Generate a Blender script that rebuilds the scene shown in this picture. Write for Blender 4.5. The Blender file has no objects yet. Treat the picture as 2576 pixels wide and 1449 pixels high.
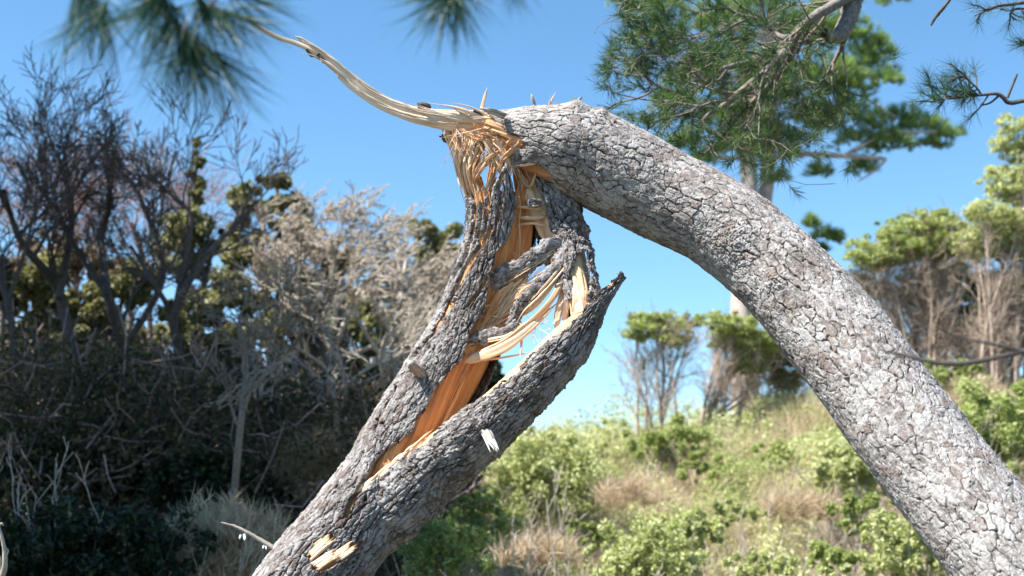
import bpy, math, random
import numpy as np
from math import radians, sin, cos, pi

# ------------------------------------------------------------------ camera, world, sun
scene = bpy.context.scene
CAM = np.array([0.0, 0.0, 1.6]); PITCH = radians(10); FPX = 3578.0
cd = bpy.data.cameras.new('camera'); cam = bpy.data.objects.new('camera', cd); scene.collection.objects.link(cam)
cam.location = CAM; cam.rotation_euler = (radians(90) + PITCH, 0, 0)
cd.lens = 50; cd.sensor_width = 36; cd.clip_start = 0.05; cd.clip_end = 3000
cd.dof.use_dof = True; cd.dof.focus_distance = 4.9; cd.dof.aperture_fstop = 3.3
scene.camera = cam
SUN = np.array([-0.52, -0.18, 0.83]); SUN /= np.linalg.norm(SUN)
el = math.asin(SUN[2])
w = bpy.data.worlds.new("World"); scene.world = w; w.use_nodes = True
nt = w.node_tree; bg = nt.nodes['Background']
sky = nt.nodes.new('ShaderNodeTexSky'); sky.sky_type = 'NISHITA'; sky.sun_disc = False
sky.sun_elevation = el; sky.sun_rotation = math.atan2(SUN[0], SUN[1])
sky.air_density = 0.85; sky.dust_density = 0.0; sky.ozone_density = 3.0; sky.altitude = 500
hs = nt.nodes.new('ShaderNodeHueSaturation'); hs.inputs['Saturation'].default_value = 1.12; hs.inputs['Hue'].default_value = .490
nt.links.new(sky.outputs[0], hs.inputs['Color']); nt.links.new(hs.outputs[0], bg.inputs[0]); bg.inputs[1].default_value = 0.089
sd = bpy.data.lights.new('sun', 'SUN'); sd.energy = 5.0; sd.angle = radians(0.53); sd.color = (1.0, 0.955, 0.89)
so = bpy.data.objects.new('sun', sd); scene.collection.objects.link(so)
import mathutils
so.rotation_euler = mathutils.Vector(SUN.tolist()).to_track_quat('Z', 'Y').to_euler()
so.location = (-10, -16, 20)
vs = scene.view_settings; vs.view_transform = 'Standard'; vs.look = 'None'; vs.gamma = 1; vs.use_curve_mapping = False
vs.exposure = 1.43
scene.render.resolution_x = 1024; scene.render.resolution_y = 576

# ------------------------------------------------------------------ maths helpers
RIGHT = np.array([1.0, 0, 0]); FWD = np.array([0, cos(PITCH), sin(PITCH)]); UP = np.array([0, -sin(PITCH), cos(PITCH)])
def P(x, y, d):
    """photo point (2576 px wide) at real distance d metres along the view axis"""
    return CAM + d * (FWD + (x - 1288) / FPX * RIGHT - (y - 724.5) / FPX * UP)
def proj(v):
    q = v - CAM; d = q @ FWD
    return (q @ RIGHT) / d * FPX + 1288, 724.5 - (q @ UP) / d * FPX
def nrm(a): return a / np.maximum(np.linalg.norm(a, axis=-1, keepdims=True), 1e-9)
def sstep(a, b, x):
    t = np.clip((x - a) / (b - a), 0, 1); return t * t * (3 - 2 * t)
def hsh(ix, iy, seed):
    h = (ix.astype(np.int64) * 374761393 + iy.astype(np.int64) * 668265263 + seed * 974634777) & 0xffffffff
    h = ((h ^ (h >> 13)) * 1274126177) & 0xffffffff
    h = ((h ^ (h >> 16)) * 2246822519) & 0xffffffff
    return ((h ^ (h >> 15)) & 0xffffff) / float(0x1000000)
def vn(x, y, seed, per=0):
    ix = np.floor(x).astype(np.int64); iy = np.floor(y).astype(np.int64); fx = x - ix; fy = y - iy
    fx = fx * fx * (3 - 2 * fx); fy = fy * fy * (3 - 2 * fy)
    a = ix % per if per else ix; b = (ix + 1) % per if per else ix + 1
    return (hsh(a, iy, seed) * (1 - fx) + hsh(b, iy, seed) * fx) * (1 - fy) + (hsh(a, iy + 1, seed) * (1 - fx) + hsh(b, iy + 1, seed) * fx) * fy
def fbm(x, y, seed, per=0, o=3):
    s = 0; a = 1; t = 0
    for k in range(o):
        s = s + a * vn(x * 2 ** k, y * 2 ** k, seed + k * 17, per * 2 ** k); t += a; a *= .5
    return s / t
def voro(x, y, seed, per, jit=.9):
    ix = np.floor(x).astype(np.int64); iy = np.floor(y).astype(np.int64)
    best = np.full(x.shape, 9.0); bx = np.zeros_like(x); by = np.zeros_like(x); idr = np.zeros_like(x)
    pts = []
    for i in range(-2, 3):
        for j in range(-2, 3):
            cx = (ix + i) % per; cy = iy + j
            px = ix + i + .5 + jit * (hsh(cx, cy, seed) - .5) - x; py = iy + j + .5 + jit * (hsh(cx, cy, seed + 5) - .5) - y
            d = px * px + py * py
            if abs(i) < 2 and abs(j) < 2:
                m = d < best; best = np.where(m, d, best); bx = np.where(m, px, bx); by = np.where(m, py, by); idr = np.where(m, hsh(cx, cy, seed + 9), idr)
            pts.append((px, py))
    e = np.full(x.shape, 9.0); eo = np.zeros(x.shape)
    for px, py in pts:
        ddx = px - bx; ddy = py - by; L = np.sqrt(ddx * ddx + ddy * ddy)
        v = ((px + bx) * .5 * ddx + (py + by) * .5 * ddy) / np.maximum(L, 1e-6)
        m = (L > 1e-5) & (v < e); e = np.where(m, v, e); eo = np.where(m, np.abs(ddx) / np.maximum(L, 1e-6), eo)
    return e, idr, -bx, -by, eo
def catmull(pts, n):
    p = np.asarray(pts, float); k = len(p)
    q = np.vstack([2 * p[0] - p[1], p, 2 * p[-1] - p[-2]])
    t = np.linspace(0, k - 1 - 1e-9, n); i = t.astype(int); f = (t - i)[:, None]
    a, b, c, d = q[i], q[i + 1], q[i + 2], q[i + 3]
    return .5 * (2 * b + (c - a) * f + (2 * a - 5 * b + 4 * c - d) * f ** 2 + (3 * b - a - 3 * c + d) * f ** 3)
def resample(p, n=None, step=None):
    L = np.r_[0, np.cumsum(np.linalg.norm(np.diff(p[:, :3], axis=0), axis=1))]
    if n is None: n = max(2, int(L[-1] / step))
    s = np.linspace(0, L[-1], n)
    return np.stack([np.interp(s, L, p[:, k]) for k in range(p.shape[1])], 1), s
def sdist(px, py, poly, closed=True):
    """signed distance (positive inside) in photo px"""
    poly = np.asarray(poly, float); n = len(poly); d = np.full(px.shape, 1e9); ins = np.zeros(px.shape, bool)
    for i in range(n if closed else n - 1):
        a = poly[i]; b = poly[(i + 1) % n]; ab = b - a
        t = np.clip(((px - a[0]) * ab[0] + (py - a[1]) * ab[1]) / max(ab @ ab, 1e-9), 0, 1)
        d = np.minimum(d, np.hypot(px - a[0] - t * ab[0], py - a[1] - t * ab[1]))
        if closed and a[1] != b[1]:
            c = ((a[1] > py) != (b[1] > py)) & (px < (b[0] - a[0]) * (py - a[1]) / (b[1] - a[1]) + a[0]); ins ^= c
    return np.where(ins, d, -d) if closed else d

# ------------------------------------------------------------------ mesh helpers
def mk(name, V, F, mat, parent=None, smooth=True, uv=None, attrs=None, mi=None):
    """V (n,3); F array (m,3|4) or list of such arrays"""
    me = bpy.data.meshes.new(name)
    Fs = F if isinstance(F, list) else [F]
    Fs = [np.asarray(f, np.int64) for f in Fs if len(f)]
    V = np.asarray(V, float)
    org = np.zeros(3)
    if parent is None: org = np.array([V[:, 0].mean(), V[:, 1].mean(), V[:, 2].min()])
    else: org = np.array(parent.location)
    me.vertices.add(len(V)); me.vertices.foreach_set('co', (V - org).astype(np.float32).ravel())
    li = np.concatenate([f.ravel() for f in Fs]); tot = np.concatenate([np.full(len(f), f.shape[1]) for f in Fs])
    st = np.r_[0, np.cumsum(tot)[:-1]]
    me.loops.add(len(li)); me.loops.foreach_set('vertex_index', li.astype(np.int32))
    me.polygons.add(len(tot)); me.polygons.foreach_set('loop_start', st.astype(np.int32)); me.polygons.foreach_set('loop_total', tot.astype(np.int32))
    me.polygons.foreach_set('use_smooth', np.full(len(tot), smooth))
    mats = mat if isinstance(mat, list) else [mat]
    for m in mats: me.materials.append(m)
    if mi is not None: me.polygons.foreach_set('material_index', np.asarray(mi, np.int32))
    if uv is not None:
        l = me.uv_layers.new(name='UVMap'); l.data.foreach_set('uv', np.asarray(uv)[li].astype(np.float32).ravel())
    for k, a in (attrs or {}).items():
        at = me.attributes.new(k, 'FLOAT', 'POINT'); at.data.foreach_set('value', np.asarray(a, np.float32))
    me.update(calc_edges=True); me.validate()
    o = bpy.data.objects.new(name, me); scene.collection.objects.link(o)
    if parent is not None: o.parent = parent
    else: o.location = org
    return o
def thing(name, label, cat, loc, group=None):
    o = bpy.data.objects.new(name, None); scene.collection.objects.link(o); o.location = [float(v) for v in loc]; o.empty_display_size = .2
    o['label'] = label; o['category'] = cat
    if group: o['group'] = group
    return o
def stuff(o, label, cat): o['label'] = label; o['category'] = cat; o['kind'] = 'stuff'; return o
class Acc:
    """collects geometry of ONE part"""
    def __init__(s): s.V = []; s.F3 = []; s.F4 = []; s.UV = []; s.A = []; s.n = 0
    def add(s, V, F, uv=None, a=0.5):
        V = np.asarray(V, float); F = np.asarray(F, np.int64)
        (s.F4 if F.shape[1] == 4 else s.F3).append(F + s.n); s.V.append(V); s.n += len(V)
        s.UV.append(np.zeros((len(V), 2)) if uv is None else uv); s.A.append(np.broadcast_to(a, (len(V),)))
    def build(s, name, mat, parent=None, smooth=True):
        F = []
        if s.F4: F.append(np.vstack(s.F4))
        if s.F3: F.append(np.vstack(s.F3))
        return mk(name, np.vstack(s.V), F, mat, parent, smooth, np.vstack(s.UV), {'tone': np.concatenate(s.A)})
def grid(nv, nu, wrap):
    i = np.arange(nv - 1)[:, None]; j = np.arange(nu if wrap else nu - 1)[None]
    a = i * nu + j; b = i * nu + (j + 1) % nu
    return np.stack([a, b, b + nu, a + nu], -1).reshape(-1, 4)
class Each:
    """like Acc, but every piece added becomes a part of its own"""
    def __init__(s): s.L = []
    def add(s, *a): s.L.append(a)
    def build(s, name, m, parent):
        for a in s.L: q = Acc(); q.add(*a); q.build(name, m, parent)
def frames(C):
    T = nrm(np.gradient(C, axis=0)); n = CAM - C; n = nrm(n - (n * T).sum(1, keepdims=True) * T); b = np.cross(T, n)
    return T, n, b
def tubes(acc, polys, sides=5, a=0.5, rough=0.0, rng=None):
    for p in polys:
        p = np.asarray(p, float)
        C = p[:, :3]; R = p[:, 3]; T = nrm(np.gradient(C, axis=0))
        ref = np.array([.31, .87, .38]); n = nrm(np.cross(T, ref)); b = np.cross(T, n)
        th = np.linspace(0, 2 * pi, sides, endpoint=False)
        rr = R[:, None] * (1 + (rough * (rng.random((len(p), sides)) - .5) if rough else np.zeros((1, sides))))
        V = C[:, None] + rr[..., None] * (np.cos(th)[None, :, None] * n[:, None] + np.sin(th)[None, :, None] * b[:, None])
        L = np.r_[0, np.cumsum(np.linalg.norm(np.diff(C, axis=0), axis=1))]
        uv = np.stack([np.broadcast_to(th / 6.28 * .1, (len(p), sides)), np.broadcast_to(L[:, None], (len(p), sides))], -1)
        acc.add(V.reshape(-1, 3), grid(len(p), sides, True), uv.reshape(-1, 2), a)

# ------------------------------------------------------------------ materials
def mat(name):
    m = bpy.data.materials.new(name); m.use_nodes = True; t = m.node_tree; return m, t, t.nodes['Principled BSDF']
def N(t, typ, **k):
    n = t.nodes.new('ShaderNode' + typ)
    for a, b in k.items(): setattr(n, a, b)
    return n
def ramp(t, stops, fac):
    r = N(t, 'ValToRGB'); e = r.color_ramp.elements
    while len(e) < len(stops): e.new(.5)
    for i, (p, c) in enumerate(stops): e[i].position = p; e[i].color = (*c, 1)
    t.links.new(fac, r.inputs[0]); return r
def mix(t, fac, a, b, mode='MIX'):
    m = N(t, 'Mix', data_type='RGBA', blend_type=mode)
    for s, v in ((0, fac), (6, a), (7, b)):
        if hasattr(v, 'links'): t.links.new(v, m.inputs[s])
        elif isinstance(v, (int, float)): m.inputs[s].default_value = v
        else: m.inputs[s].default_value = (*v, 1)
    return m.outputs[2]
def noise(t, vec, scale, detail=4, rough=.6, dist=0):
    n = N(t, 'TexNoise'); n.inputs['Scale'].default_value = scale; n.inputs['Detail'].default_value = detail
    n.inputs['Roughness'].default_value = rough; n.inputs['Distortion'].default_value = dist
    if vec is not None: t.links.new(vec, n.inputs['Vector'])
    return n.outputs[0]
def scaled(t, vec, s):
    m = N(t, 'Mapping'); m.inputs['Scale'].default_value = s; t.links.new(vec, m.inputs[0]); return m.outputs[0]
def bump(t, h, strength, dist, b, normal=None):
    n = N(t, 'Bump'); n.inputs['Strength'].default_value = strength; n.inputs['Distance'].default_value = dist
    t.links.new(h, n.inputs['Height'])
    if normal is not None: t.links.new(normal, n.inputs['Normal'])
    if b is not None: t.links.new(n.outputs[0], b.inputs['Normal'])
    return n.outputs[0]

def bark_mat(name, light=1.0, pale=(.50, .475, .46), mid=(.27, .235, .215), brown=(.24, .165, .135)):
    m, t, b = mat(name); tc = N(t, 'TexCoord'); uv = N(t, 'UVMap').outputs[0]; ob = tc.outputs['Object']
    ht = N(t, 'Attribute', attribute_name='ht').outputs['Fac']; pid = N(t, 'Attribute', attribute_name='pid').outputs['Fac']
    fl = N(t, 'Attribute', attribute_name='flake').outputs['Fac']
    u2 = scaled(t, uv, (90, 38, 1))
    n1 = noise(t, u2, 1.0, 6, .72, .6); n2 = noise(t, ob, 9, 3, .6)
    add = N(t, 'Math', operation='MULTIPLY_ADD'); t.links.new(n2, add.inputs[0]); add.inputs[1].default_value = .5; t.links.new(n1, add.inputs[2])
    a2 = N(t, 'Math', operation='MULTIPLY_ADD'); t.links.new(fl, a2.inputs[0]); a2.inputs[1].default_value = .35; t.links.new(add.outputs[0], a2.inputs[2])
    ms = N(t, 'Math', operation='MULTIPLY'); t.links.new(a2.outputs[0], ms.inputs[0]); ms.inputs[1].default_value = .8
    c1 = ramp(t, [(.56, tuple(v * .5 for v in mid)), (.67, mid), (.76, tuple(.5 * (p + q) for p, q in zip(mid, pale))), (.84, pale)], ms.outputs[0]).outputs[0]
    pr = ramp(t, [(.0, (0, 0, 0)), (.62, (0, 0, 0)), (.8, (.7, .7, .7)), (1, (.9, .9, .9))], pid).outputs[0]
    n3 = noise(t, scaled(t, uv, (40, 22, 1)), 1, 3, .6)
    pf = N(t, 'Math', operation='MULTIPLY'); t.links.new(pr, pf.inputs[0]); r3 = ramp(t, [(.42, (0, 0, 0)), (.55, (1, 1, 1))], n3); t.links.new(r3.outputs[0], pf.inputs[1])
    c2 = mix(t, pf.outputs[0], c1, brown)
    hr = ramp(t, [(0, (.13, .11, .10)), (.3, (.38, .35, .33)), (.62, (.9, .88, .87)), (.8, (1, 1, 1))], ht).outputs[0]  # crevice shade painted into the colour: cracks darkened as if by occlusion
    c3 = mix(t, 1.0, c2, hr, 'MULTIPLY')
    lich = ramp(t, [(.60, (0, 0, 0)), (.72, (.55, .55, .55))], noise(t, ob, 23, 5, .7)).outputs[0]
    c4 = mix(t, lich, c3, (.30 * light, .32 * light, .25 * light))
    c5 = mix(t, 1.0, c4, (light, light, light), 'MULTIPLY')
    t.links.new(c5, b.inputs['Base Color']); b.inputs['Roughness'].default_value = .85
    b.inputs['Specular IOR Level'].default_value = .25
    bump(t, noise(t, scaled(t, uv, (240, 130, 1)), 1, 5, .75), .7, .0016, b)
    return m
def wood_mat(name, c0, c1, c2, along=9, across=420, rough=.6):
    m, t, b = mat(name); uv = N(t, 'UVMap').outputs[0]; tone = N(t, 'Attribute', attribute_name='tone').outputs['Fac']
    n1 = noise(t, scaled(t, uv, (across, along, 1)), 1, 4, .6, .2); n2 = noise(t, scaled(t, uv, (across * .2, along * .35, 1)), 1, 3, .6)
    s = N(t, 'Math', operation='ADD'); t.links.new(n1, s.inputs[0]); t.links.new(n2, s.inputs[1])
    s2 = N(t, 'Math', operation='MULTIPLY_ADD'); t.links.new(tone, s2.inputs[0]); s2.inputs[1].default_value = .45; t.links.new(s.outputs[0], s2.inputs[2])
    r = ramp(t, [(.0, tuple(v * .5 for v in c0)), (.42, c0), (.62, c1), (.85, c2)], N(t, 'Math', operation='MULTIPLY').outputs[0])
    mm = r.inputs[0].links[0].from_node; t.links.new(s2.outputs[0], mm.inputs[0]); mm.inputs[1].default_value = .52
    t.links.new(r.outputs[0], b.inputs['Base Color']); b.inputs['Roughness'].default_value = rough
    b.inputs['Specular IOR Level'].default_value = .3
    bump(t, n1, .8, .0018, b)
    return m
def leaf_mat(name, cols, trans=.3, tcol=None, rough=.5, clump=1.2):
    m, t, b = mat(name); g = N(t, 'NewGeometry'); tc = N(t, 'TexCoord')
    nz = noise(t, tc.outputs['Object'], clump, 2, .5)
    s = N(t, 'Math', operation='MULTIPLY_ADD'); t.links.new(nz, s.inputs[0]); s.inputs[1].default_value = 1.6; t.links.new(g.outputs['Random Per Island'], s.inputs[2])
    s2 = N(t, 'Math', operation='MULTIPLY_ADD'); t.links.new(s.outputs[0], s2.inputs[0]); s2.inputs[1].default_value = .55; s2.inputs[2].default_value = -.2
    k = len(cols); r = ramp(t, [(i / (k - 1), c) for i, c in enumerate(cols)], s2.outputs[0])
    t.links.new(r.outputs[0], b.inputs['Base Color']); b.inputs['Roughness'].default_value = rough; b.inputs['Specular IOR Level'].default_value = .35
    if trans:
        tr = N(t, 'BsdfTranslucent'); mx = N(t, 'MixShader'); mx.inputs[0].default_value = trans
        t.links.new(mix(t, 1.0, r.outputs[0], tcol or (1.5, 1.6, .8), 'MULTIPLY'), tr.inputs[0])
        t.links.new(b.outputs[0], mx.inputs[1]); t.links.new(tr.outputs[0], mx.inputs[2])
        t.links.new(mx.outputs[0], t.nodes['Material Output'].inputs[0])
    return m
def plain(name, a, c, scale=30, rough=.9, bp=.004):
    m, t, b = mat(name); tc = N(t, 'TexCoord'); n = noise(t, tc.outputs['Object'], scale, 5, .65)
    r = ramp(t, [(.3, a), (.7, c)], n); t.links.new(r.outputs[0], b.inputs['Base Color']); b.inputs['Roughness'].default_value = rough
    bump(t, n, .6, bp, b); return m
M = {}
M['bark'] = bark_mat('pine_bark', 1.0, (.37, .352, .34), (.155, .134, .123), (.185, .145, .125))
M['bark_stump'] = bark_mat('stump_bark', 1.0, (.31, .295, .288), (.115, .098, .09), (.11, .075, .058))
M['fresh'] = wood_mat('fresh_wood', (.42, .20, .085), (.64, .37, .19), (.78, .54, .34), 7, 330)
M['orange'] = wood_mat('resin_wood', (.34, .13, .04), (.62, .28, .10), (.78, .46, .22), 5, 260)
M['pale'] = wood_mat('pale_wood', (.46, .27, .14), (.70, .48, .30), (.82, .65, .48), 8, 380)
M['dry'] = wood_mat('dry_splinter_wood', (.30, .21, .14), (.62, .48, .35), (.80, .68, .54), 5, 300)
M['grey'] = wood_mat('weathered_wood', (.10, .085, .07), (.24, .215, .18), (.42, .40, .36), 12, 260, .85)
M['twig'] = plain('twig_bark', (.09, .07, .055), (.30, .25, .20), 60)
M['limb'] = plain('limb_bark', (.07, .058, .05), (.27, .235, .205), 45, .9, .006)
M['dark'] = plain('dark_bark', (.035, .03, .028), (.12, .10, .09), 30)
M['greytwig'] = plain('pale_grey_twig', (.24, .20, .16), (.52, .455, .375), 20)
M['purple'] = plain('purplish_twig', (.22, .15, .14), (.44, .31, .28), 20)
M['tantwig'] = plain('tan_twig', (.27, .20, .155), (.52, .42, .34), 20)
M['brownbark'] = plain('brown_bark', (.05, .04, .032), (.15, .12, .10), 20)
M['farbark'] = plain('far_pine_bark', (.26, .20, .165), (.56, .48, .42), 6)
M['husk'] = plain('white_husk', (.75, .75, .78), (.85, .85, .87), 30, .5)
M['needle'] = leaf_mat('pine_needles', [(.014, .038, .022), (.03, .07, .03), (.07, .125, .042), (.20, .22, .08)], .3, rough=.45)
M['needle_dark'] = leaf_mat('dark_pine_needles', [(.015, .045, .03), (.03, .08, .04), (.05, .11, .045)], .25, rough=.4)
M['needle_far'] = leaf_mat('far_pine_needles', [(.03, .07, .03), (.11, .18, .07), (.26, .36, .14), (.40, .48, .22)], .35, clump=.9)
M['ever'] = leaf_mat('evergreen_leaves', [(.045, .06, .025), (.13, .14, .06), (.25, .24, .12), (.42, .38, .22)], .3, (1.3, 1.35, .85))
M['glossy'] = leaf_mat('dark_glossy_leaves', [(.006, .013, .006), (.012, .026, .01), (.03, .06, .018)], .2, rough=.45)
M['lime'] = leaf_mat('lime_leaves', [(.16, .18, .07), (.36, .39, .17), (.55, .57, .31), (.72, .72, .50)], .33, (1.35, 1.4, .85))
M['green'] = leaf_mat('green_leaves', [(.10, .13, .04), (.24, .29, .09), (.40, .45, .18), (.56, .57, .31)], .33, (1.35, 1.4, .85))
M['tan'] = leaf_mat('dry_grass', [(.30, .22, .14), (.48, .38, .26), (.64, .54, .40), (.50, .48, .27)], .25, (1, .9, .7), .8)
M['brown'] = leaf_mat('brown_leaves', [(.06, .05, .03), (.16, .12, .07), (.27, .20, .13), (.34, .30, .16)], .25, (1, .9, .7), .8)
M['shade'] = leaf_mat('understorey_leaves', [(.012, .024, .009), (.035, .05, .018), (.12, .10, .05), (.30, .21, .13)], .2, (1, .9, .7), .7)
M['rust'] = leaf_mat('rust_leaves', [(.18, .07, .04), (.30, .13, .07), (.38, .20, .12)], .25, (1, .8, .6), .8)
m_, t_, b_ = mat('sandy_soil'); tc_ = N(t_, 'TexCoord')
r_ = ramp(t_, [(.3, (.035, .04, .018)), (.5, (.10, .085, .045)), (.7, (.16, .14, .08))], noise(t_, tc_.outputs['Object'], .9, 8, .7))
t_.links.new(r_.outputs[0], b_.inputs['Base Color']); b_.inputs['Roughness'].default_value = 1; bump(t_, noise(t_, tc_.outputs['Object'], 6, 6, .7), 1, .1, b_)
M['soil'] = m_

# ------------------------------------------------------------------ terrain
def H(x, y):
    x = np.asarray(x, float); y = np.asarray(y, float)
    hc = np.interp(x, [-40, -8, -3, 0, .6, 2.4, 4.8, 8.6, 14, 40], [5, 4.2, 3.4, 3.0, 3.1, 3.15, 3.65, 4.1, 5, 7])
    pr = np.interp(y, [-500, 4, 9, 14, 20, 24, 27, 40, 80, 900], [0, 0, .10, .27, .76, 1, 1.0, .45, .2, 0])
    hc = hc * np.interp(np.hypot(x, y), [0, 60, 200], [1, 1, .4])
    return hc * pr + .16 * (fbm(x * .45 + 40, y * .45 + 70, 3) - .5) * sstep(5, 12, y)
g = np.concatenate([-np.geomspace(900, 16, 26), np.linspace(-15.5, 15.5, 94), np.geomspace(16, 900, 26)])
gy = np.concatenate([-np.geomspace(300, 3, 12), np.linspace(-2, 42, 132), np.geomspace(43, 1500, 26)])
X, Y = np.meshgrid(g, gy); V = np.stack([X, Y, H(X, Y)], -1).reshape(-1, 3)
o = mk('ground', V, grid(len(gy), len(g), False)[:, ::1], M['soil']); o['kind'] = 'structure'; o['label'] = 'sloping ground rising to a low crest'; o['category'] = 'ground'

# ------------------------------------------------------------------ the broken pine
D0 = 4.95
XS = ([400, 620, 830, 1030, 1213, 1430, 1720], [1250, 1255, 1180, 1070, 960, 800, 600])
def zadj(x, y):
    z = np.interp(y, [800, 1000, 1213, 1430, 1720], [0, -.07, -.18, -.38, -.62])
    return z - .001 * np.clip(x - np.interp(y, *XS) - 60, 0, 300) * sstep(430, 800, y)
def path(pts, n=400, adj=True):
    """pts: (px, py, half width px, depth offset m) -> xyz r"""
    q = catmull(pts, n); d = D0 + q[:, 3] + (zadj(q[:, 0], q[:, 1]) if adj else 0)
    C = CAM + d[:, None] * (FWD + ((q[:, 0] - 1288) / FPX)[:, None] * RIGHT - ((q[:, 1] - 724.5) / FPX)[:, None] * UP)
    return np.c_[C, q[:, 2] / FPX * d]
pine = thing('broken_pine', 'leaning pine with rough bark, snapped and splintered, its top folded down to the right', 'pine tree', P(650, 1449, D0) * np.array([1, 1, 0]))

def bark_tube(name, pts, matl, cell=(.042, .055), depth=.008, mask=None, dv=.0021, full=True, seed=1, jag=5.0, elong=0.0, nmin=24, squash=1.0, lumps=(), swirl=0.0, lip=.004, vis=120, extra=None, wob=0.0, thin=None, adj=True):
    p, s = resample(path(pts, adj=adj), step=dv); C = p[:, :3]; R = p[:, 3]; T, n, b = frames(C)
    Rm = R.max(); nf = max(nmin, int(2 * pi * Rm * (vis * 2 / 360) / dv)); nb = max(8, int(nf * .22))
    th = np.concatenate([np.linspace(-radians(vis), radians(vis), nf), np.linspace(radians(vis), 2 * pi - radians(vis), nb + 2)[1:-1]])
    per = max(3, int(round(2 * pi * Rm / cell[0]))); nv = len(p); nu = len(th)
    TH, S = np.meshgrid((th % (2 * pi)), s)
    U = TH / (2 * pi) * per; Vv = S / cell[1] + swirl * TH
    wu = fbm(U * .9, Vv * .9, seed + 1, per, 3) if False else fbm(U, Vv, seed + 1, per, 3) - .5; wv = fbm(U, Vv, seed + 7, per, 3) - .5
    wu2 = fbm(U * 3, Vv * 3, seed + 3, per * 3, 2) - .5; e, idr, ox, oy, eo = voro(U + .9 * wu + .22 * wu2, Vv + 1.2 * wv + .3 * (wu2 - wv), seed, per)
    per2 = per * 2
    e2, id2, ox2, oy2, _ = voro(U * 2 + 1.3 * wv, Vv * 2.1 + 1.3 * wu, seed + 31, per2)
    big = fbm(U * 1.0, Vv * .4, seed + 77, per, 2)
    cw = (.026 + .075 * sstep(.35, .72, big)) * (.5 + .85 * sstep(.3, .9, eo)) * (1 if thin is None else np.interp(S, *thin))
    keepc = sstep(.34, .5, fbm(U * 1.7 + 4, Vv * 1.3, seed + 71, 0, 2)); crack = 1 - (1 - sstep(.0, 1, e / cw)) * (.45 + .55 * np.maximum(keepc, sstep(.5, .9, eo)))
    sub = sstep(0, 1, e2 / .11); subm = (id2 > .35) * 1.0
    ft = fbm(U * 3 + wu2, Vv * 2.6, seed + 51, per * 3, 5) * 7.5 + idr * 3
    terr = (np.floor(ft) + sstep(.0, .16, ft - np.floor(ft)) * 1.0) / 7.5 - idr * 3 / 7.5
    tilt = ((idr * 7.7) % 1 - .5) * ox * 1.0 + ((idr * 13.3) % 1 - .5) * oy * 1.2
    fine = fbm(U * 14, Vv * 8, seed + 91, per * 14, 3) - .5
    h = crack * (.42 + .22 * (sub * subm + 1 - subm) + .62 * (terr - .5) + .45 * tilt + .22 * (idr - .5)) + .16 * fine
    h = np.clip(h, -.1, 1.4)
    rad = R[:, None] * (1 + .05 * (fbm(U / per * 3, S / (Rm * 3), seed + 5, 3, 2) - .5) + .07 * (fbm(U / per * 7, S / (Rm * .9), seed + 6, 7, 2) - .5)) - depth * .35
    for (lx, ly, lr, la) in lumps:
        pass
    if wob: rad = rad * (1 + wob * ((fbm(TH * 1.3 + 9, S / .016, seed + 61) - .5) * 1.6 + (np.floor(fbm(TH * .8 + 3, S / .03, seed + 66) * 6) / 6 - .4)))
    dirn = squash * np.cos(TH)[..., None] * n[:, None] + np.sin(TH)[..., None] * b[:, None]
    V0 = C[:, None] + rad[..., None] * dirn
    px, py = proj(V0.reshape(-1, 3)); px = px.reshape(nv, nu); py = py.reshape(nv, nu)
    for (lx, ly, lr, la) in lumps:
        dd = np.hypot(px - lx, py - ly) / lr; front = np.cos(TH) > -.2
        rad = rad + np.where(front, la * np.exp(-dd * dd * 1.5), 0)
        h = h + np.where(front, np.exp(-dd * dd * 1.2) * (fbm(U * 9, Vv * 9, seed + 3, per * 9, 3) - .55) * 1.6, 0)
    jn = (fbm(U * 5, Vv * 2.0, seed + 13, per * 5, 3) - .5) * 2 + (idr - .5) * 1.2 + ((id2 - .5) * .7)
    if mask is not None: md = mask(px, py, TH, S) + jag * jn
    else: md = np.full(px.shape, 99.0)
    pxm = 1 / FPX * D0
    edge = sstep(0, 1, md * pxm / lip)
    hh = h * depth
    Rf = rad + np.where(md > 0, hh * (.35 + .65 * edge) + depth * .35 * edge, 0)
    V = (C[:, None] + Rf[..., None] * dirn).reshape(-1, 3)
    F = grid(nv, nu, True)
    if mask is not None:
        keep = (md.reshape(-1) > -.5)[F].all(1); F = F[keep]
        used = np.unique(F); remap = np.full(len(V), -1); remap[used] = np.arange(len(used)); F = remap[F]
    else: used = slice(None)
    uv = np.stack([TH / (2 * pi) * per * cell[0], S], -1).reshape(-1, 2)
    at = {'ht': np.clip(crack * (.72 + .28 * (sub * subm + 1 - subm)), 0, 1).reshape(-1)[used], 'pid': idr.reshape(-1)[used], 'flake': (terr + (.14 * sstep(.9, 2.2, S) if not adj else 0)).reshape(-1)[used]}
    return mk(name, V[used], F, matl, pine, True, uv[used], at)

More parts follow.
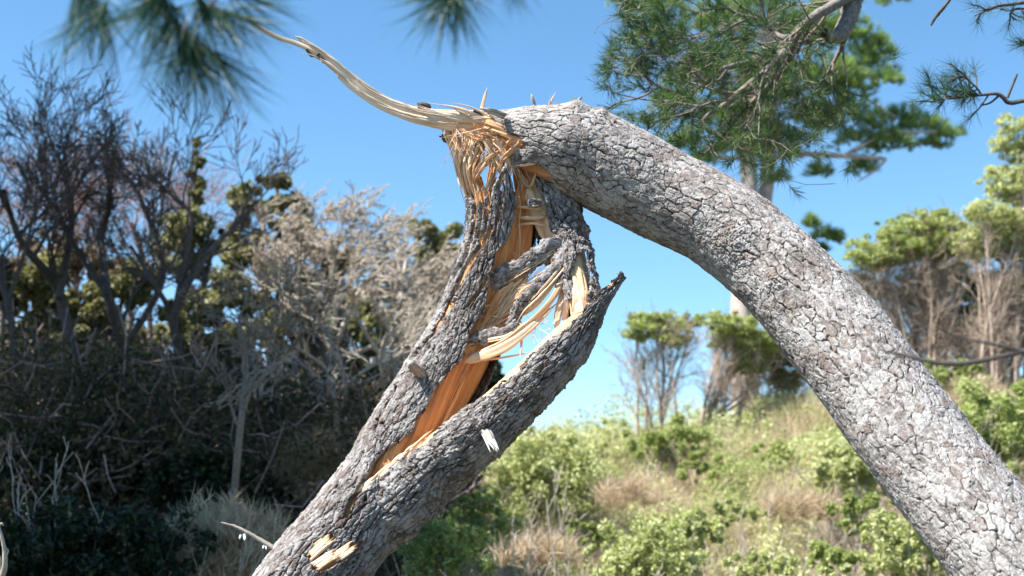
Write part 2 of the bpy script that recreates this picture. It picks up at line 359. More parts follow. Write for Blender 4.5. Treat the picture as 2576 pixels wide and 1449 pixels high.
def wood_tube(name, pts, matl, shrink=.985, recess=None, dv=.003, seed=5, ridge=.006, twist=0.6, tipjag=0.0, cap=True, parent=None, keepf=None, squash=1.0, adj=True):
    p, s = resample(path(pts, adj=adj), step=dv); C = p[:, :3]; R = p[:, 3] * shrink - .003; T, n, b = frames(C)
    nu = max(40, int(2 * pi * R.max() / .003)); th = np.linspace(-pi, pi, nu, endpoint=False); TH, S = np.meshgrid(th, s)
    U = (TH / (2 * pi) + .5) + S * twist * .3
    k = 46
    gr = fbm(U * k, S * 3.2, seed, k, 3) - .5; gr2 = fbm(U * 9, S * 1.5, seed + 4, 9, 2) - .5
    step = np.floor(fbm(U * 16, S * 1.2, seed + 6, 16, 2) * 7) / 7 - .5
    rad = np.maximum(R, .002)[:, None] + ridge * (gr * 1.0 + gr2 * 1.6 + step * 2.2) * np.minimum(1, R / .05)[:, None]
    if recess is not None: rad = rad * (1 - recess(TH, S / s[-1]))
    d = squash * np.cos(TH)[..., None] * n[:, None] + np.sin(TH)[..., None] * b[:, None]
    V = C[:, None] + np.maximum(rad, .0005)[..., None] * d
    if tipjag:
        tj = (fbm(U * 60, S * 0, seed + 8, 60, 2)) * tipjag; w = sstep(.8, 1, S / s[-1]); V = V + (tj * w)[..., None] * T[:, None]
    uv = np.stack([U * 2 * pi * R.max(), S], -1).reshape(-1, 2)
    F = grid(len(s), nu, True)
    if keepf is not None:
        px, py = proj(V.reshape(-1, 3)); kk = keepf(px.reshape(TH.shape), py.reshape(TH.shape), TH, S).reshape(-1); F = F[kk[F].all(1)]
    tone = (.35 + .8 * gr2 + .5 * gr).reshape(-1)
    return mk(name, V.reshape(-1, 3), F, matl, pine if parent is None else parent, True, uv, {'tone': tone})

rs = np.random.default_rng(7)
def lath(acc, pts, w=6, th=2.0, seed=0, tip=1.0, a=None, twist=0.0, n=None, fray=0.15, base=0.0, roll=None):
    """a torn strip of wood: pts (px,py,depth offset); w half width px, th half thickness px"""
    r = np.random.default_rng(seed)
    q = catmull([(x[0], x[1], 0, x[2] if len(x) > 2 else 0) for x in pts], 60)
    d = D0 + q[:, 3] + zadj(q[:, 0], q[:, 1]); C = CAM + d[:, None] * (FWD + ((q[:, 0] - 1288) / FPX)[:, None] * RIGHT - ((q[:, 1] - 724.5) / FPX)[:, None] * UP)
    Ln = np.linalg.norm(np.diff(C, axis=0), axis=1).sum()
    C, s = resample(C, n=n or max(6, int(Ln / .008))); t = s / s[-1]; T, nn, bb = frames(C)
    k = 7 if np.max(w) > 4 else 4
    ws = np.interp(t, np.linspace(0, 1, len(w)), w) if hasattr(w, '__len__') else np.full(len(t), float(w))
    ws = ws * (np.clip(t / max(base, 1e-6), .15, 1) if base else 1) * np.clip((1 - t) / (fray * tip + 1e-6), .08, 1)
    ws = ws * (1 + .22 * (fbm(t * 9, t * 0, seed + 3) - .5))
    px = D0 / FPX
    rl = (r.random() - .5) * 1.2 if roll is None else roll
    an = rl + twist * t; ct = np.cos(an)[:, None]; st = np.sin(an)[:, None]
    A = ct * bb + st * nn; B = -st * bb + ct * nn
    xs = np.linspace(-1, 1, k); prof = np.concatenate([xs, xs[::-1]]); sgn = np.r_[np.ones(k), -np.ones(k)]
    rg = fbm(xs[None, :] * 2.3 + 9, t[:, None] * 2.5 + 0 * xs[None], seed + 11, 0, 2) - .4
    rg = np.concatenate([rg, rg[:, ::-1] * .4], 1)
    edge = np.concatenate([np.sqrt(np.clip(1.15 - xs ** 2, .1, 1))] * 2)
    ths = np.minimum(th, ws)[:, None]
    off = sgn[None] * ths * edge[None] * (.6 + .9 * rg)
    V = C[:, None] + px * (prof[None, :, None] * ws[:, None, None] * A[:, None] + off[..., None] * B[:, None])
    uv = np.stack([np.broadcast_to(prof * ws.mean() * px + seed * .37, (len(t), 2 * k)), np.broadcast_to(s[:, None] + seed * 1.7, (len(t), 2 * k))], -1).reshape(-1, 2)
    F = grid(len(t), 2 * k, True)
    caps = []
    for row in (0, len(t) - 1):
        for j in range(k - 1):
            q4 = [row * 2 * k + j, row * 2 * k + j + 1, row * 2 * k + 2 * k - 2 - j, row * 2 * k + 2 * k - 1 - j]
            caps.append(q4)
    acc.add(V.reshape(-1, 3), np.vstack([F, caps]), uv, r.random() if a is None else a)

# --- lines traced on the stump
SEAM = [(888, 1258), (897, 1239), (926, 1205), (936, 1172), (964, 1138), (998, 1119), (1041, 1086), (1046, 1062), (1079, 1023), (1089, 990), (1122, 947), (1151, 913), (1170, 894), (1180, 841), (1215, 790),
        (1228, 740), (1236, 692), (1249, 640), (1275, 606), (1292, 558), (1297, 510), (1284, 449), (1270, 415)]
TOPJ = [(1262, 420), (1249, 452), (1232, 486), (1219, 495), (1204, 520), (1192, 500), (1182, 494), (1171, 468)]
STEM_POLY = SEAM + TOPJ + [(1090, 400), (880, 900), (450, 1500), (450, 1900), (1500, 1900), (1500, 1300), (1120, 1120), (1060, 1124), (1007, 1152), (983, 1177), (940, 1210), (916, 1234)]
CR = [([(945, 1085), (964, 1038), (1012, 956), (1044, 905), (1089, 846), (1127, 790), (1151, 757)], 3.2),
      ([(1106, 814), (1149, 736), (1188, 658), (1223, 606), (1240, 571)], 4.2),
      ([(1201, 500), (1200, 560), (1180, 645), (1150, 700)], 2.2), ([(1236, 480), (1223, 580), (1210, 610)], 2.2), ([(1262, 440), (1258, 520), (1245, 590)], 2.0),
      ([(1218, 500), (1214, 560), (1206, 600)], 1.5), ([(872, 1300), (880, 1275), (890, 1258)], 5.0), ([(1170, 780), (1200, 740), (1225, 700)], 2.0)]
PATCH = [[(772, 1402), (800, 1372), (832, 1343), (843, 1356), (815, 1384), (792, 1412)], [(782, 1432), (806, 1404), (838, 1392), (876, 1370), (908, 1362), (890, 1386), (842, 1420), (806, 1440)]]
def stem_mask(px, py, TH, S):
    d = sdist(px, py, STEM_POLY)
    for l, w_ in CR: d = np.minimum(d, sdist(px, py, l, False) - w_)
    for q in PATCH: d = np.minimum(d, -sdist(px, py, q))
    back = np.cos(TH) < -.05
    db = np.minimum((py - 480), 60.0)
    return np.where(back, db, d)
STEM = [(600, 1720, 122, .06), (700, 1580, 120, .04), (800, 1430, 115, .02), (885, 1322, 109, .0), (960, 1213, 102, 0), (1018, 1118, 104, 0), (1070, 1030, 101, 0), (1130, 930, 98, 0),
        (1180, 830, 92, 0), (1225, 720, 88, .0), (1255, 620, 85, .0), (1262, 540, 82, .0), (1256, 470, 80, .0), (1246, 400, 76, 0)]
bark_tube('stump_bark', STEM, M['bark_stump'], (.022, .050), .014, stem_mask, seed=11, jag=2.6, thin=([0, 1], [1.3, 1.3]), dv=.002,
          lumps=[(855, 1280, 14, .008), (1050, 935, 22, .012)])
def rec(TH, t):
    y = t
    c = radians(62); wd = np.interp(t, [0, .33, .42, .6, 1], [0, 0, 22, 34, 36]); w0 = np.radians(np.maximum(wd, .1))
    x = (TH - c) / w0
    return np.interp(t, [0, .36, .45, .6, .9, 1], [0, 0, .22, .34, .30, .2]) * np.exp(-x * x * .9)
wood_tube('exposed_wood', STEM[:-1], M['orange'], .97, rec, seed=21, ridge=.011, tipjag=.10, keepf=lambda px, py, TH, S: py > 470 + 60 * (fbm(TH * 9 + 50, S * 0, 5) - .2))

LIMB = [(860, 1360, 70, .03), (915, 1328, 78, .01), (995, 1270, 83, -.015), (1090, 1178, 79, -.045), (1195, 1096, 70, -.06), (1290, 1010, 63, -.06), (1370, 930, 59, -.05), (1432, 860, 52, -.04), (1476, 800, 32, -.03), (1512, 752, 17, -.02), (1542, 717, 9, -.02), (1569, 690, 2.5, -.02)]
def limb_mask(px, py, TH, S):
    up = [(640, 1290), (872, 1268), (916, 1238), (983, 1178), (1060, 1122), (1150, 1042), (1240, 982), (1300, 934), (1340, 892), (1395, 845), (1440, 806), (1500, 742), (1535, 715), (1560, 690), (1700, 600), (1700, 1600), (700, 1600), (800, 1300)]
    d = sdist(px, py, up) - 5
    th0 = radians(115)
    d2 = (np.cos(TH) + .35) * 60  # wood on the hidden inner side
    ang = np.abs(((TH + radians(118) + pi) % (2 * pi)) - pi)
    dd = (ang - radians(48)) * 50
    for q in PATCH: d = np.minimum(d, -sdist(px, py, q))
    return np.where(np.cos(TH) > 0, np.minimum(d, dd + 8), dd)
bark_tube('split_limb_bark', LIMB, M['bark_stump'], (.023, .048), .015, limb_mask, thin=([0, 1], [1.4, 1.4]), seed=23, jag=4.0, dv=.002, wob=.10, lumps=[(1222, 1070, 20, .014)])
wood_tube('split_limb_wood', LIMB, M['fresh'], .94, None, seed=29, ridge=.006)

SLAB = [(1335, 405, 30, .05), (1358, 450, 42, .04), (1390, 520, 54, .03), (1420, 600, 58, .02), (1445, 680, 52, .0), (1464, 750, 42, -.01), (1472, 815, 34, -.02)]
def slab_mask(px, py, TH, S):
    poly = [(1336, 425), (1356, 470), (1372, 520), (1380, 560), (1392, 590), (1402, 622), (1418, 650), (1424, 700), (1432, 760), (1436, 720), (1438, 690), (1446, 660), (1452, 640), (1470, 640), (1482, 700), (1478, 780), (1480, 830), (1700, 830), (1700, 350), (1336, 350)]
    d = sdist(px, py, poly)
    return np.where(np.cos(TH) > 0, d, np.where(np.sin(TH) > 0, 30.0, -30.0))
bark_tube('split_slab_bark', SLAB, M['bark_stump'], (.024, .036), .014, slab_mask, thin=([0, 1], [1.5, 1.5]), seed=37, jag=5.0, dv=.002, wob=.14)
wood_tube('split_slab_wood', SLAB, M['pale'], .96, lambda TH, t: .35 * np.exp(-((TH + 1.3) / .9) ** 2), seed=41, ridge=.004)

TRUNK = [(1200, 303, 22, .02), (1240, 318, 40, .02), (1290, 338, 68, .02), (1350, 358, 92, .02), (1412, 372, 110, .02), (1480, 392, 119, .02), (1570, 437, 118, .0), (1660, 486, 113, -.03), (1755, 533, 111, -.08), (1838, 580, 113, -.13), (1918, 646, 113, -.20), (2002, 728, 118, -.29),
         (2084, 824, 123, -.38), (2176, 938, 127, -.49), (2270, 1066, 128, -.60), (2365, 1190, 131, -.70), (2458, 1305, 135, -.80), (2560, 1440, 139, -.90), (2680, 1600, 143, -1.0), (2780, 1740, 146, -1.1)]
def trunk_mask(px, py, TH, S):
    tear = [(1190, 255), (1212, 278), (1228, 292), (1250, 315), (1285, 342), (1312, 352), (1328, 378), (1322, 400), (1350, 412), (1385, 430), (1395, 470), (1420, 500), (1440, 560), (3500, 2500), (3500, -500), (1100, -500)]
    d = sdist(px, py, tear)
    return np.where(np.cos(TH) > -.1, d, (px - 1290) * .7)
bark_tube('folded_trunk_bark', TRUNK, M['bark'], (.033, .045), .0088, trunk_mask, seed=51, jag=5.0, dv=.0021, thin=([0, .9, 1.6, 2.6], [1.0, 1.1, .8, .65]), adj=False,
          lumps=[(1448, 262, 26, .022), (1948, 708, 34, .010), (1850, 610, 60, .012), (1512, 290, 18, .008), (2440, 1215, 16, .006)])
wood_tube('folded_trunk_wood', TRUNK[:9], M['fresh'], .94, None, seed=57, ridge=.008, adj=False)

# --- long pale splinter flying off to the upper left
A = Acc()
lath(A, [(1235, 300, .0), (1130, 300, -.01), (1050, 288, -.01), (985, 266, -.02), (925, 236, -.03), (877, 197, -.03), (832, 157, -.04), (787, 128, -.05), (742, 108, -.05), (700, 95, -.06), (655, 71, -.07), (614, 42, -.08)], w=[16, 20, 19, 17, 16, 15, 14, 13, 7, 6, 6, 5], th=3.5, seed=3, tip=.02, roll=.05, twist=-.1, n=240, a=.75, fray=.02)
lath(A, [(1215, 308, -.02), (1140, 312, -.03), (1060, 303, -.03), (990, 281, -.03), (935, 254, -.035), (885, 219, -.04), (846, 182, -.045)], w=[13, 13, 12, 10, 9, 8, 7], th=3, seed=5, roll=-.1, a=.9, fray=.03, n=140)
lath(A, [(1222, 286, .0), (1120, 284, -.0), (1040, 274, -.01), (980, 252, -.02), (930, 222, -.03), (880, 186, -.03), (820, 138, -.04), (742, 90, -.05)], w=[9, 8, 7, 6, 6, 6, 6, 6], th=3, seed=8, roll=.1, a=.6, fray=.03, n=160)
lath(A, [(1200, 315, -.02), (1150, 318, -.03), (1090, 312, -.03), (1040, 296, -.03)], w=[12, 12, 10, 5], th=5, seed=13, roll=.1, a=.8)
for k in range(16):
    x0 = 1225 - rs.random() * 70; L = 60 + rs.random() * 150
    lath(A, [(x0, 283 + rs.random() * 34, -.035), (x0 - L * .5, 288 + rs.random() * 22 - L * .03, -.05), (x0 - L, 268 + rs.random() * 34 - L * .1, -.05)], w=2 + rs.random() * 4, th=2, seed=100 + k, fray=.5)
cl = np.array([(1130, 300), (1050, 288), (985, 266), (925, 236), (877, 197), (832, 157), (787, 128), (742, 108), (700, 95)], float)
for k in range(22):
    i0 = rs.integers(0, 6); a_, b_, c_ = cl[i0], cl[i0 + 1], cl[i0 + 2]; o_ = rs.choice([-1, 1]) * rs.uniform(4, 14); ex = rs.uniform(-3, 8) * np.sign(o_)
    lath(A, [(a_[0], a_[1] + o_ * .9, -.055), (b_[0], b_[1] + o_, -.065), (.4 * b_[0] + .6 * c_[0], .4 * b_[1] + .6 * c_[1] + o_ + ex, -.07)], w=rs.uniform(.6, 3), th=1.1, seed=3000 + k, fray=.3, base=.4)
A.build('long_splinter', M['dry'], pine)

# --- splinters up on the trunk top and stubs
A = Each()
lath(A, [(1211, 274, .0), (1217, 252, 0), (1226, 220, 0)], w=[4.5, 4, 3], th=2, seed=31, fray=.3)
lath(A, [(1215, 270, .0), (1222, 245, 0)], w=2, th=2, seed=32, fray=.3)
lath(A, [(1384, 268, .0), (1388, 252, 0), (1398, 231, 0)], w=2.5, th=1.5, seed=33, fray=.6)
lath(A, [(1381, 266, .0), (1386, 240, 0)], w=1.5, th=1.5, seed=34, fray=.6)
lath(A, [(1230, 292, -.03), (1180, 268, -.04), (1128, 257, -.05)], w=2.4, th=1.5, seed=35, fray=.6)
lath(A, [(1220, 298, -.03), (1150, 272, -.05), (1102, 262, -.05)], w=5, th=2, seed=36, fray=.5)
lath(A, [(1200, 292, -.03), (1140, 270, -.05), (1060, 256, -.05)], w=1.8, th=1.5, seed=37, fray=.6)
lath(A, [(1250, 330, -.06), (1180, 342, -.08), (1085, 348, -.09)], w=1.8, th=1.2, seed=38, fray=.8)
lath(A, [(1240, 318, -.06), (1170, 334, -.08), (1110, 345, -.08)], w=2.2, th=1.2, seed=39, fray=.7)
A.build('splinter', M['pale'], pine)
def stub(pts, w, matl='grey', seed=0, name='branch_stub', n=3, th=None):
    A = Acc()
    for k in range(n):
        q = [(x + (rs.random() - .5) * w * .6, y + (rs.random() - .5) * w * .4, z) for x, y, z in pts]
        lath(A, q, w=w * (.75 + .3 * rs.random()), th=(th or w * .7), seed=seed + k, fray=.35, roll=k * 1.1)
    return A.build(name, M[matl], pine)
stub([(1345, 268, .0), (1342, 255, 0), (1337, 237, 0)], 5, seed=41)
stub([(1450, 262, .0), (1447, 250, 0), (1440, 243, 0)], 4, seed=44); stub([(1452, 262, .0), (1457, 250, 0), (1466, 243, 0)], 4, seed=47)
stub([(1508, 285, .0), (1512, 276, 0), (1518, 268, 0)], 5, seed=50)
stub([(1268, 290, -.06), (1240, 282, -.10), (1208, 272, -.13)], 9, seed=53)
A = Acc(); tubes(A, [path([(1074, 952, 19, -.10), (1060, 940, 15, -.13), (1046, 928, 12, -.17), (1033, 916, 11, -.20), (1032, 915, 1, -.195)], 16)], 13, .5, .35, np.random.default_rng(9))
for k in range(9): lath(A, [(1062 + rs.normal() * 5, 942 + rs.normal() * 5, -.14), (1046 + rs.normal() * 5, 928 + rs.normal() * 5, -.178), (1031 + rs.normal() * 4, 913 + rs.normal() * 4, -.205)], w=2.5, th=2, seed=270 + k, fray=.2)
A.build('branch_stub', M['grey'], pine)
stub([(1210, 1066, -.12), (1226, 1094, -.16), (1246, 1134, -.19)], 10, 'grey', seed=61, n=4)
M['bleach'] = wood_mat('bleached_wood', (.07, .065, .06), (.36, .35, .345), (.60, .59, .58), 14, 420, .9)
A = Acc()
for k in range(9):
    o_ = (k - 4) * 2.6; lath(A, [(1212 + o_, 1070 + rs.uniform(-3, 6), -.135 + abs(o_) * .0012), (1228 + o_, 1100, -.178 + abs(o_) * .0012), (1246 + o_ * .8 + rs.normal() * 2, 1126 + rs.uniform(-8, 14), -.21)], w=rs.uniform(1.6, 3.2), th=2, seed=260 + k, fray=.25, roll=rs.normal() * .3)
A.build('branch_stub', M['bleach'], pine)
A = Each(); lath(A, [(1120, 338, .0), (1120, 350, 0), (1128, 362, 0)], w=9, th=7, seed=70, fray=.5); lath(A, [(1105, 343, .0), (1116, 345, 0), (1126, 346, 0)], w=2, th=2, seed=71)
lath(A, [(800, 136, -.05), (812, 150, -.05), (820, 162, -.05)], w=5, th=4, seed=72); lath(A, [(772, 124, -.05), (780, 136, -.05), (788, 144, -.05)], w=4, th=4, seed=73)
lath(A, [(1050, 266, -.02), (1068, 264, -.02), (1085, 272, -.02)], w=7, th=6, seed=74); lath(A, [(1190, 280, -.03), (1200, 285, -.03), (1215, 290, -.03)], w=5, th=6, seed=75)
A.build('bark_flake', M['dark'], pine)
# dead twig at the lower left of the stump
A = Acc()
tw = path([(745, 1418, 17, -.03), (722, 1400, 12, -.05), (700, 1386, 8, -.06), (660, 1362, 6, -.07), (620, 1338, 4.5, -.08), (590, 1324, 3.5, -.08), (556, 1315, 2.5, -.09)], 60)
rg = np.random.default_rng(5); tubes(A, [tw], 9, .5, .35, rg)
for a_ in (0, 1, 2): lath(A, [(755, 1425 - a_ * 14, -.04), (732, 1408 - a_ * 6, -.07), (712, 1400 - a_ * 6, -.08)], w=8, th=6, seed=90 + a_)
twig = A.build('dead_twig', M['grey'], pine)
A = Each()
for (x, y, dx, dy, w_) in [(606, 1345, -4, 12, 2.2), (614, 1343, 2, 17, 3.2), (664, 1372, -3, 9, 2), (668, 1373, 2, 10, 1.6)]:
    lath(A, [(x, y, -.085), (x + dx * .6, y + dy * .6, -.085), (x + dx, y + dy, -.085)], w=w_, th=w_, seed=int(x), fray=.3)
A.build('pale_husk', M['husk'], pine)

# --- torn fibres between stump and folded trunk
A = Acc(); B = Acc(); k = 200
BUN = [([(1121, 300), (1132, 341), (1152, 384), (1162, 432), (1172, 471), (1188, 525)], [3, 10, 11, 12, 11, 7], .0, 0), ([(1136, 315), (1158, 371), (1178, 415), (1186, 467), (1198, 520)], [4, 8, 9, 8, 5], .0, 0),
       ([(1182, 306), (1172, 371), (1168, 432), (1192, 500)], [6, 9, 10, 8], .0, 0), ([(1210, 312), (1193, 363), (1180, 423), (1196, 495)], [8, 10, 9, 7], -.02, 0), ([(1232, 328), (1208, 380), (1190, 432), (1204, 490)], [6, 9, 9, 6], -.03, 1),
       ([(1272, 360), (1236, 394), (1210, 419), (1194, 452)], [6, 10, 10, 5], -.06, 0), ([(1222, 350), (1240, 389), (1256, 420), (1270, 455)], [6, 8, 8, 5], -.06, 0), ([(1244, 350), (1262, 378), (1279, 410), (1282, 440)], [6, 8, 6, 4], -.07, 0),
       ([(1316, 355), (1290, 378), (1268, 402), (1256, 430)], [5, 8, 7, 4], -.08, 0), ([(1214, 312), (1266, 330), (1314, 356)], [9, 15, 9], -.055, 1), ([(1205, 326), (1258, 350), (1310, 374)], [8, 14, 9], -.05, 1), ([(1190, 318), (1236, 344), (1290, 372)], [9, 12, 7], -.04, 0),
       ([(1236, 376), (1242, 415), (1234, 470), (1230, 515)], [4, 6, 7, 6], .05, 1), ([(1180, 432), (1198, 452), (1212, 500)], [9, 11, 8], .04, 1), ([(1152, 322), (1190, 345), (1230, 352)], [5, 7, 5], -.05, 0), ([(1296, 385), (1300, 430), (1306, 490)], [5, 8, 8], .04, 1),
       ([(1242, 440), (1228, 475), (1222, 520)], [4, 9, 9], -.04, 0), ([(1256, 446), (1248, 490), (1244, 530)], [3, 7, 8], -.045, 0), ([(1206, 470), (1206, 500), (1204, 540)], [3, 7, 6], -.045, 0), ([(1310, 400), (1330, 440), (1345, 490)], [5, 8, 9], .03, 1)]
ns = 0
for bi, (p_, w_, z_, inner) in enumerate(BUN):
    T_ = B if inner or bi % 3 == 2 else A; p_ = np.array(p_, float); dr = p_[-1] - p_[0]; nr = np.array([-dr[1], dr[0]]) / np.hypot(*dr); wm = np.mean(w_)
    for q in range(3):
        o_ = (q - 1) * wm * .55; lath(T_, [(x + nr[0] * o_ * w_[i] / wm, y + nr[1] * o_ * w_[i] / wm, z_ + rs.normal() * .008) for i, (x, y) in enumerate(p_)], w=[v * .5 for v in w_], th=3, seed=2000 + ns, fray=.25, roll=rs.normal() * .4, twist=rs.normal() * .5); ns += 1
    for q in range(16):
        o_ = rs.normal() * wm * .75; i0 = 0 if rs.random() < .6 else 1; sh = rs.normal(size=2) * 7
        lath(T_, [(x + nr[0] * o_ + sh[0] * (i == 0) + rs.normal() * 1.2, y + nr[1] * o_ + sh[1] * (i == 0) + rs.normal() * 1.2, z_ - .008 + rs.normal() * .01) for i, (x, y) in enumerate(p_) if i >= i0], w=.6 + 2.8 * rs.random() ** 2, th=1.1, seed=2000 + ns, fray=.4, twist=rs.normal() * .4); ns += 1
for i in range(90):       # stray fibres at all angles
    t = rs.random(); x0 = 1140 + 170 * t; y0 = 320 + 50 * rs.random() + 50 * t; L = 30 + 70 * rs.random(); an = rs.uniform(.9, 2.2)
    lath(A, [(x0, y0, -.06), (x0 + L * .5 * cos(an) + rs.normal() * 4, y0 + L * .5 * sin(an), -.08), (x0 + L * cos(an), y0 + L * sin(an), -.07)], w=.4 + 1.3 * rs.random() ** 3, th=.7, seed=2600 + i, fray=.6)
A.build('torn_fibres', M['pale'], pine); B.build('inner_torn_fibres', M['fresh'], pine)
# vertical wood behind the opening (upper stem interior)
A = Acc()
for i in range(150):
    t = rs.random(); x0 = 1225 + 70 * t; y0 = 800 + 120 * rs.random() - 60 * t; x1 = 1285 + 62 * t; y1 = 440 + 120 * rs.random(); z = .0 - .05 * (1 - t)
    lath(A, [(x0, y0, z - .02), (.5 * (x0 + x1) + 4, .5 * (y0 + y1), z - .03), (x1, y1, z)], w=.8 + 5.5 * rs.random() ** 2.5, th=2, seed=1000 + i, fray=.35, base=.3)
A.build('interior_fibres', M['orange'], pine)
# crossing strips of wood and bark in the opening
A = Each()
cross = [([(1150, 915, -.09), (1252, 882, -.12), (1320, 838, -.12), (1378, 784, -.09), (1408, 756, -.06)], [8, 13, 11, 7, 3]), ([(1160, 905, -.09), (1250, 872, -.12), (1310, 830, -.12), (1372, 775, -.1), (1425, 690, -.05)], [5, 9, 8, 7, 4]),
         ([(1280, 838, -.11), (1345, 800, -.12), (1400, 735, -.1), (1424, 660, -.06)], [3, 6, 8, 4]), ([(1178, 858, -.07), (1225, 780, -.09), (1300, 700, -.1), (1395, 628, -.06)], [4, 6, 5, 3]),
         ([(1400, 846, -.05), (1402, 800, -.06), (1416, 740, -.06), (1432, 680, -.04)], [3, 10, 9, 5]), ([(1412, 850, -.05), (1420, 800, -.05), (1428, 740, -.06), (1440, 690, -.04)], [4, 7, 8, 4]),
         ([(1300, 800, -.1), (1350, 762, -.12), (1398, 700, -.1), (1415, 650, -.06)], [5, 8, 6, 3]), ([(1295, 545, -.06), (1330, 549, -.07), (1366, 546, -.05), (1376, 538, -.04)], [3, 5, 5, 3]),
         ([(1294, 520, -.06), (1330, 522, -.07), (1368, 528, -.04)], [3, 4, 3]), ([(1296, 566, -.06), (1340, 562, -.07), (1378, 570, -.04)], [2, 3, 2]),
         ([(1250, 760, -.09), (1262, 730, -.11), (1310, 705, -.09)], [3, 3, 2]), ([(1290, 800, -.1), (1308, 808, -.11), (1312, 860, -.1), (1308, 905, -.08)], [2, 3, 3, 2]),
         ([(1155, 905, -.08), (1240, 903, -.09), (1345, 885, -.07)], [2, 3, 1.2]), ([(1195, 776, -.09), (1232, 768, -.1), (1262, 776, -.1)], [2, 2, 1.5]), ([(1190, 800, -.09), (1235, 795, -.1), (1262, 800, -.1)], [2, 2, 1.5]),
         ([(1292, 600, -.05), (1308, 545, -.08), (1306, 480, -.06)], [1.5, 1.5, 1.5]), ([(1305, 550, -.08), (1308, 600, -.09), (1306, 655, -.08)], [1.5, 1.8, 1.2]),
         ([(1060, 1116, -.12), (1110, 1092, -.13), (1150, 1058, -.12), (1178, 1026, -.1)], [5, 11, 10, 4]), ([(1068, 1122, -.13), (1120, 1086, -.14), (1166, 1046, -.12)], [3, 8, 3]), ([(1240, 984, -.1), (1262, 962, -.11), (1282, 945, -.1)], [3, 6, 3]),
         ([(1325, 480, -.0), (1345, 530, -.02), (1368, 590, -.02), (1388, 625, -.02)], [12, 15, 12, 6]), ([(1310, 440, -.0), (1330, 490, -.02), (1350, 540, -.02)], [10, 14, 10]),
         ([(1290, 420, -.0), (1330, 470, -.04), (1352, 425, -.05)], [3, 4, 3]), ([(1448, 800, -.05), (1456, 740, -.07), (1452, 665, -.06)], [13, 15, 7]), ([(1466, 800, -.04), (1470, 740, -.06), (1462, 680, -.05)], [8, 10, 5])]
for i, (p_, w_) in enumerate(cross): lath(A, p_, w=w_, th=4, seed=1200 + i, fray=.15, base=.12, roll=(rs.random() - .5) * .5, twist=rs.normal() * .2)
A.build('torn_strip', M['pale'], pine); A = Acc()
for i in range(110):
    t = rs.random(); x0 = 1180 + 100 * t + rs.normal() * 8; y0 = 870 - 130 * t + rs.normal() * 12; L = 60 + 130 * rs.random(); an = radians(rs.uniform(28, 62))
    lath(A, [(x0, y0, -.08), (x0 + L * .5 * cos(an), y0 - L * .5 * sin(an), -.1), (x0 + L * cos(an), y0 - L * sin(an), -.08)], w=.6 + 1.8 * rs.random() ** 3, th=1.0, seed=1300 + i, fray=.5, base=.3)
for i in range(36):
    x0 = 960 + 120 * rs.random(); y0 = 1178 - (x0 - 960) * .62 + rs.normal() * 6; L = 15 + 35 * rs.random(); an = radians(rs.uniform(30, 75))
    lath(A, [(x0, y0, -.06), (x0 + L * cos(an), y0 - L * sin(an), -.09)], w=.8 + 1.5 * rs.random(), th=1, seed=1400 + i, fray=.7)
OR = Acc()
for i in range(110):
    f = rs.random(); x0 = 1050 + 150 * f + rs.normal() * 16; y0 = 1110 - 250 * f + rs.normal() * 14; L = 60 + 150 * rs.random(); zz_ = rs.uniform(-.10, -.04)
    lath(OR, [(x0, y0, zz_), (x0 + L * .5 * .42, y0 - L * .5 * .9 + rs.normal(), zz_ - .006), (x0 + L * .42, y0 - L * .9, zz_)], w=.8 + 5 * rs.random() ** 2.2, th=1.6, seed=1700 + i, fray=.3, base=.3, roll=rs.normal() * .4)
OR.build('lifted_slivers', M['orange'], pine)
for i in range(60):       # wood laid bare along the lower end of the split
    f = rs.random(); x0 = 884 + 150 * f + rs.normal() * 4; y0 = 1262 - 128 * f + rs.normal() * 5; L = 40 + 60 * rs.random()
    lath(A, [(x0, y0, -.150), (x0 + L * .5 * .74, y0 - L * .5 * .67 + rs.normal() * 2, -.158), (x0 + L * .74, y0 - L * .67, -.145)], w=1.2 + 5 * rs.random() ** 2, th=2, seed=1450 + i, fray=.3, base=.3, roll=rs.normal() * .3)
for i in range(26):       # fine hairs
    x0, y0 = (1290 + 130 * rs.random(), 640 + 240 * rs.random()); an = rs.uniform(-2.6, -.3); L = 20 + 50 * rs.random()
    lath(A, [(x0, y0, -.08), (x0 + L * .5 * cos(an) + 4, y0 + L * .5 * sin(an), -.1), (x0 + L * cos(an), y0 + L * sin(an), -.12)], w=.7, th=.7, seed=1500 + i, fray=.5)
A.build('crossing_fibres', M['pale'], pine)
for i in range(2):
    pass
A = Acc()
for q in ([(775, 1402), (835, 1350), (15, 10)], [(790, 1428), (850, 1388), (17, 12)], [(838, 1408), (895, 1370), (13, 10)]):
    (xa, ya), (xb, yb), (nn_, s_) = q
    for j in range(nn_):
        f = (j / nn_ - .5) * 24; st = rs.random() * .3; en = .7 + .4 * rs.random()
        lath(A, [(xa + (xb - xa) * st + f * .6, ya + (yb - ya) * st + f * .8, -.145), (xa + (xb - xa) * en + f * .6, ya + (yb - ya) * en + f * .8, -.155)], w=rs.uniform(1, 3.6), th=2, seed=1600 + j + int(xa), fray=.3, roll=0)
A.build('scraped_wood', M['pale'], pine)
